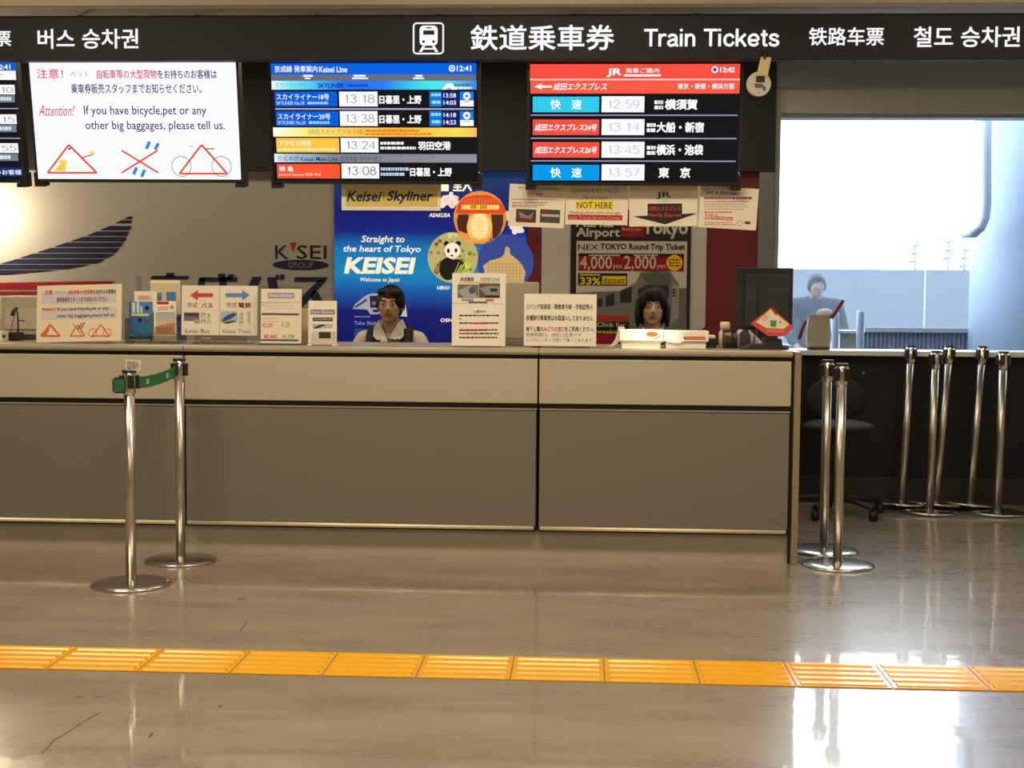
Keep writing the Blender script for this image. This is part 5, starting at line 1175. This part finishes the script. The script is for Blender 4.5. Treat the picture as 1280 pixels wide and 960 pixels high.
def head_parts(mb, c, m, s=1.0):
    """skull, jaw, nose, ears, brow; face towards -Y; c = centre of the skull"""
    mb.ell(c+V(0, .012, .02)*s, .074*s, .092*s, .088*s, m); mb.ell(c+V(0, -.018, -.035)*s, .060*s, .068*s, .072*s, m); mb.ell(c+V(0, -.042, -.088)*s, .030*s, .032*s, .022*s, m)
    capsule(mb, [(c+V(0, -.084, .012)*s, .008*s), (c+V(0, -.099, -.024)*s, .012*s)], m, 10); mb.ell(c+V(.011, -.092, -.028)*s, .008*s, .009*s, .007*s, m, 8, 6); mb.ell(c+V(-.011, -.092, -.028)*s, .008*s, .009*s, .007*s, m, 8, 6)
    capsule(mb, [(c+V(-.034, -.072, .026)*s, .012*s), (c+V(.034, -.072, .026)*s, .012*s)], m, 10)
    for sx in (-1, 1): mb.ell(c+V(sx*.076, .008, -.012)*s, .010*s, .018*s, .030*s, m, 10, 8); mb.ell(c+V(sx*.038, -.062, -.022)*s, .02*s, .018*s, .018*s, m, 10, 8)
def face_details(c, t, s=1.0):
    ew, ei, lip = mat('eye_white', (232, 228, 222), .25), mat('iris_brown', (34, 22, 16), .2), mat('lips', (168, 96, 86), .45)
    for sx in (-1, 1):
        mb = MB(); mb.ell(c+V(sx*.031, -.076, .004)*s, .0135*s, .009*s, .0075*s, ew, 14, 8); o = mb.build('eye', t, loc=(0, 0, 0))
        q = MB(); q.ell(c+V(sx*.031, -.0835, .004)*s, .006*s, .003*s, .0065*s, ei, 12, 8); q2 = q.build('iris', o, loc=(0, 0, 0))
        mb = MB(); mb.tube([c+V(sx*.016, -.086, .026)*s, c+V(sx*.032, -.086, .031)*s, c+V(sx*.047, -.075, .026)*s], .0035*s, hairm, 8); mb.build('eyebrow', t, loc=(0, 0, 0))
    mb = MB(); mb.tube([c+V(-.022, -.078, -.058)*s, c+V(-.008, -.086, -.055)*s, c+V(.008, -.086, -.055)*s, c+V(.022, -.078, -.058)*s], .0042*s, lip, 8); mb.tube([c+V(-.018, -.079, -.062)*s, c+V(0, -.087, -.064)*s, c+V(.018, -.079, -.062)*s], .0045*s, lip, 8); mb.build('mouth', t, loc=(0, 0, 0))
def seated(name, loc, label, sk, style):
    t = thing(name, loc, label, 'person', 'ticket clerks seated behind the counter', local=True)
    c = V(0, 0, 1.165); sh = 1.0
    mb = MB(); head_parts(mb, c, sk, .9)
    capsule(mb, [(c+V(0, .02, -.06), .046), (V(0, .03, 1.0), .05)], sk)
    # trunk, arms with hands on the lap, legs
    mb.ell((0, .04, .92), .15, .085, .115, sk); mb.ell((0, .04, .78), .14, .09, .16, sk); mb.ell((0, .04, .60), .16, .11, .13, sk)
    for sx in (-1, 1):
        s_, e_, w_ = V(sx*.15, .04, .965), V(sx*.225, .02, .72), V(sx*.11, -.2, .655)
        capsule(mb, [(V(sx*.08, .04, .98), .05), (s_, .048), (e_, .038), (w_, .026)], sk, 12); hand(mb, w_+V(-sx*.008, -.02, 0), V(-sx*.25, -1, -.1), sk, sx)
        capsule(mb, [(V(sx*.09, .02, .56), .085), (V(sx*.11, -.38, .545), .06), (V(sx*.11, -.36, .3), .05), (V(sx*.11, -.34, .09), .036)], sk, 12); capsule(mb, [(V(sx*.11, -.33, .05), .036), (V(sx*.115, -.47, .03), .028)], sk, 12)
    fuse(mb, 'body', t, sk, .0065, 3)
    face_details(c, t, .9)
    return t, c
def stool(loc, label):
    t = thing('stool', loc, label, 'stool', 'stools behind the counter', local=True)
    L = (0, 0, 0)
    MB().lathe([(0, .455), (.18, .45), (.19, .43), (.18, .405), (0, .4)], L, fab, 32).build('seat', t, loc=L)
    MB().cyl((0, 0, .03), (0, 0, .41), .03, m=chrome, n=20).build('post', t, loc=L)
    MB().lathe([(0, .035), (.2, .02), (.21, .008), (.21, .0), (0, 0)], L, chrome, 36).build('base', t, loc=L)
# clerk 1 : white blouse, black vest, scarf
YP = 7.4
h1 = W(487.5, 385, YP+.05)
p1 = V(h1.x, YP+.05, 0)
t, c = seated('person', p1, 'person in a white blouse, black vest and green scarf seated at the counter', skin, 1)
def hair_short(t, c, wide=1.0, bob=False):
    mb = MB(); mb.ell(c+V(.004, .022, .030), .077*wide, .094, .084, hairm); mb.ell(c+V(0, .06, -.01), .068*wide, .055, .075, hairm)
    for sx in (-1, 1): mb.ell(c+V(sx*.068*wide, .022, .012), .014, .04, .045, hairm)
    if not bob:
        mb.ell(c+V(.03, -.028, .066), .046, .046, .030, hairm); mb.ell(c+V(.064, -.012, .03), .018, .04, .05, hairm); mb.ell(c+V(-.034, -.022, .072), .036, .040, .022, hairm)
    else:
        for sx in (-1, 1): mb.ell(c+V(sx*.079, .008, -.03), .019, .052, .082, hairm); mb.ell(c+V(sx*.060, -.045, .035), .024, .032, .046, hairm)
        for dx in (-.045, -.022, 0, .022, .045): mb.ell(c+V(dx, -.060+abs(dx)*.25, .058), .016, .026, .036, hairm)
        mb.ell(c+V(0, -.01, .072), .070, .076, .048, hairm); mb.ell(c+V(0, .062, -.04), .08, .05, .08, hairm)
    fuse(mb, 'hair', t, hairm, .005, 3)
hair_short(t, c)
wht = mat('white_cotton', (226, 218, 202), .75, bump=(90, .2)); vst = mat('black_vest_cloth', (22, 21, 24), .7)
def blouse(t, m, name='blouse'):
    mb = MB()
    mb.ell((0, .04, .92), .160, .094, .115, m); mb.ell((0, .04, .78), .150, .100, .165, m); mb.ell((0, .04, .64), .160, .112, .12, m)
    for sx in (-1, 1):
        capsule(mb, [(V(sx*.07, .04, .985), .052), (V(sx*.145, .04, .968), .056), (V(sx*.205, .03, .85), .058), (V(sx*.228, .02, .73), .054), (V(sx*.125, -.17, .66), .04)], m, 14)
    return fuse(mb, name, t, m, .008, 3)
blouse(t, wht)
mb = MB(); mb.ell((0, .04, .90), .158, .104, .125, vst); mb.ell((0, .04, .76), .158, .112, .16, vst)
for sx in (-1, 1): capsule(mb, [(V(sx*.095, -.045, .94), .036), (V(sx*.102, -.01, 1.005), .03), (V(sx*.104, .04, 1.025), .026), (V(sx*.09, .11, .95), .032)], vst, 12)
fuse(mb, 'vest', t, vst, .008, 3)
mb = MB()
for sx in (-1, 1):
    mb.prism([V(sx*.006, -.066, .985), V(sx*.055, -.04, 1.075), V(sx*.082, -.034, 1.04), V(sx*.085, -.052, .995), V(sx*.06, -.068, .972)], (0, -.014, 0), wht)
    mb.prism([V(sx*.055, -.04, 1.075), V(sx*.06, .05, 1.085), V(sx*.085, .05, 1.03), V(sx*.082, -.036, 1.038)], (sx*.006, -.004, 0), wht)
mb.prism([V(-.06, .08, 1.085), V(.06, .08, 1.085), V(.085, .07, 1.03), V(-.085, .07, 1.03)], (0, .01, 0), wht)
o = mb.build('collar', t, loc=(0, 0, 0), bevel=.004)
scf = mat('green_scarf', (40, 92, 84), .7); mb = MB()
mb.ell((.012, -.088, .965), .016, .013, .014, scf); mb.prism([V(.012, -.09, .968), V(.062, -.086, .985), V(.07, -.086, .955)], (0, -.008, 0), scf); mb.prism([V(.008, -.09, .962), V(-.02, -.088, .93), V(.02, -.088, .925)], (0, -.008, 0), scf); mb.build('scarf', t, loc=(0, 0, 0), bevel=.003)
mb = MB(); mb.ell((-.02, -.085, .966), .022, .012, .02, wht); mb.build('blouse_bow', t, loc=(0, 0, 0))
trs = mat('dark_skirt', (26, 26, 32), .8)
def trousers(t):
    mb = MB(); mb.ell((0, .04, .585), .172, .122, .125, trs)
    for sx in (-1, 1): capsule(mb, [(V(sx*.09, .02, .56), .095), (V(sx*.11, -.38, .545), .072), (V(sx*.11, -.36, .3), .062), (V(sx*.11, -.34, .11), .052)], trs, 14)
    fuse(mb, 'trousers', t, trs, .009, 3)
    for sx in (-1, 1):
        q = MB(); q.ell((sx*.112, -.40, .036), .046, .12, .036, black); q.build('shoe', t, loc=(0, 0, 0))
trousers(t)
stool((p1.x, p1.y+.04, 0), 'round stool under the clerk in the black vest')
# clerk 2 : dark jacket
h2 = W(816, 385, YP)
p2 = V(h2.x, YP+.02, 0)
t, c = seated('person', p2, 'person with a black fringe and dark jacket seated behind the bright white trays', skin2, 2)
hair_short(t, c, 1.1, True)
blouse(t, mat('dark_jacket', (34, 28, 32), .75), 'jacket')
mb = MB()
for sx in (-1, 1): mb.prism([V(sx*.006, -.066, .98), V(sx*.05, -.042, 1.06), V(sx*.07, -.046, 1.03), V(sx*.05, -.064, .972)], (0, -.012, 0), wht)
mb.build('collar', t, loc=(0, 0, 0), bevel=.003)
trousers(t)
stool((p2.x, p2.y+.04, 0), 'round stool under the clerk behind the white trays')
# person outside, leaning forward
YQ = 12.7
hq = W(1018.5, 357, YQ)
t = thing('person', (hq.x, YQ, YO), 'person in dark work clothes stooping outside behind the frosted glass', 'person', local=True)
zc = hq.z-YO; c = V(0, -.12, zc); skin3 = mat('skin_tan', (146, 108, 88), .55)
mb = MB(); head_parts(mb, c, skin3, .95); capsule(mb, [(c+V(0, .03, -.06), .048), (c+V(0, .1, -.13), .055)], skin3)
sh = zc-.17
mb.ell((0, .02, sh-.05), .18, .12, .13, skin3); mb.ell((0, .12, sh-.25), .155, .11, .2, skin3); mb.ell((0, .2, sh-.45), .16, .12, .13, skin3)
hipz = sh-.48
for sx in (-1, 1):
    capsule(mb, [(V(sx*.12, .02, sh), .06), (V(sx*.2, .0, sh-.01), .056), (V(sx*.255, -.08, sh-.24), .042), (V(sx*.2, -.28, sh-.38), .03)], skin3, 12); hand(mb, V(sx*.195, -.31, sh-.39), V(-sx*.2, -1, -.3), skin3, sx)
    capsule(mb, [(V(sx*.09, .22, hipz), .09), (V(sx*.1, .1, hipz*.52), .062), (V(sx*.1, .2, .1), .042)], skin3, 12); capsule(mb, [(V(sx*.1, .2, .06), .04), (V(sx*.11, .06, .032), .03)], skin3, 12)
fuse(mb, 'body', t, skin3, .009, 3); face_details(c, t, .95)
mb = MB(); mb.ell(c+V(0, .02, .035), .083, .1, .082, hairm); mb.ell(c+V(0, .06, -.01), .075, .055, .08, hairm); mb.ell(c+V(0, -.05, .06), .06, .035, .03, hairm)
for sx in (-1, 1): mb.ell(c+V(sx*.074, .02, .0), .014, .04, .045, hairm)
fuse(mb, 'hair', t, hairm, .008, 3)
jk = mat('navy_work_jacket', (30, 32, 40), .8); mb = MB()
mb.ell((0, .02, sh-.05), .19, .13, .135, jk); mb.ell((0, .12, sh-.25), .17, .125, .2, jk); mb.ell((0, .2, sh-.42), .17, .13, .12, jk)
for sx in (-1, 1): capsule(mb, [(V(sx*.1, .02, sh-.005), .068), (V(sx*.2, .0, sh-.012), .066), (V(sx*.255, -.08, sh-.24), .056), (V(sx*.21, -.25, sh-.36), .046)], jk, 12)
fuse(mb, 'jacket', t, jk, .01, 3)
mb = MB(); mb.ell((0, .21, hipz), .17, .13, .11, trs)
for sx in (-1, 1): capsule(mb, [(V(sx*.09, .22, hipz), .1), (V(sx*.1, .1, hipz*.52), .075), (V(sx*.1, .2, .1), .06)], trs, 12)
fuse(mb, 'trousers', t, trs, .01, 3)
for sx in (-1, 1):
    q = MB(); q.ell((sx*.105, .12, .038), .048, .13, .038, black); q.build('shoe', t, loc=(0, 0, 0))

# ------------------------------------------------------------------ tidy helper properties
for o in bpy.data.objects:
    if '_w' in o: del o['_w']
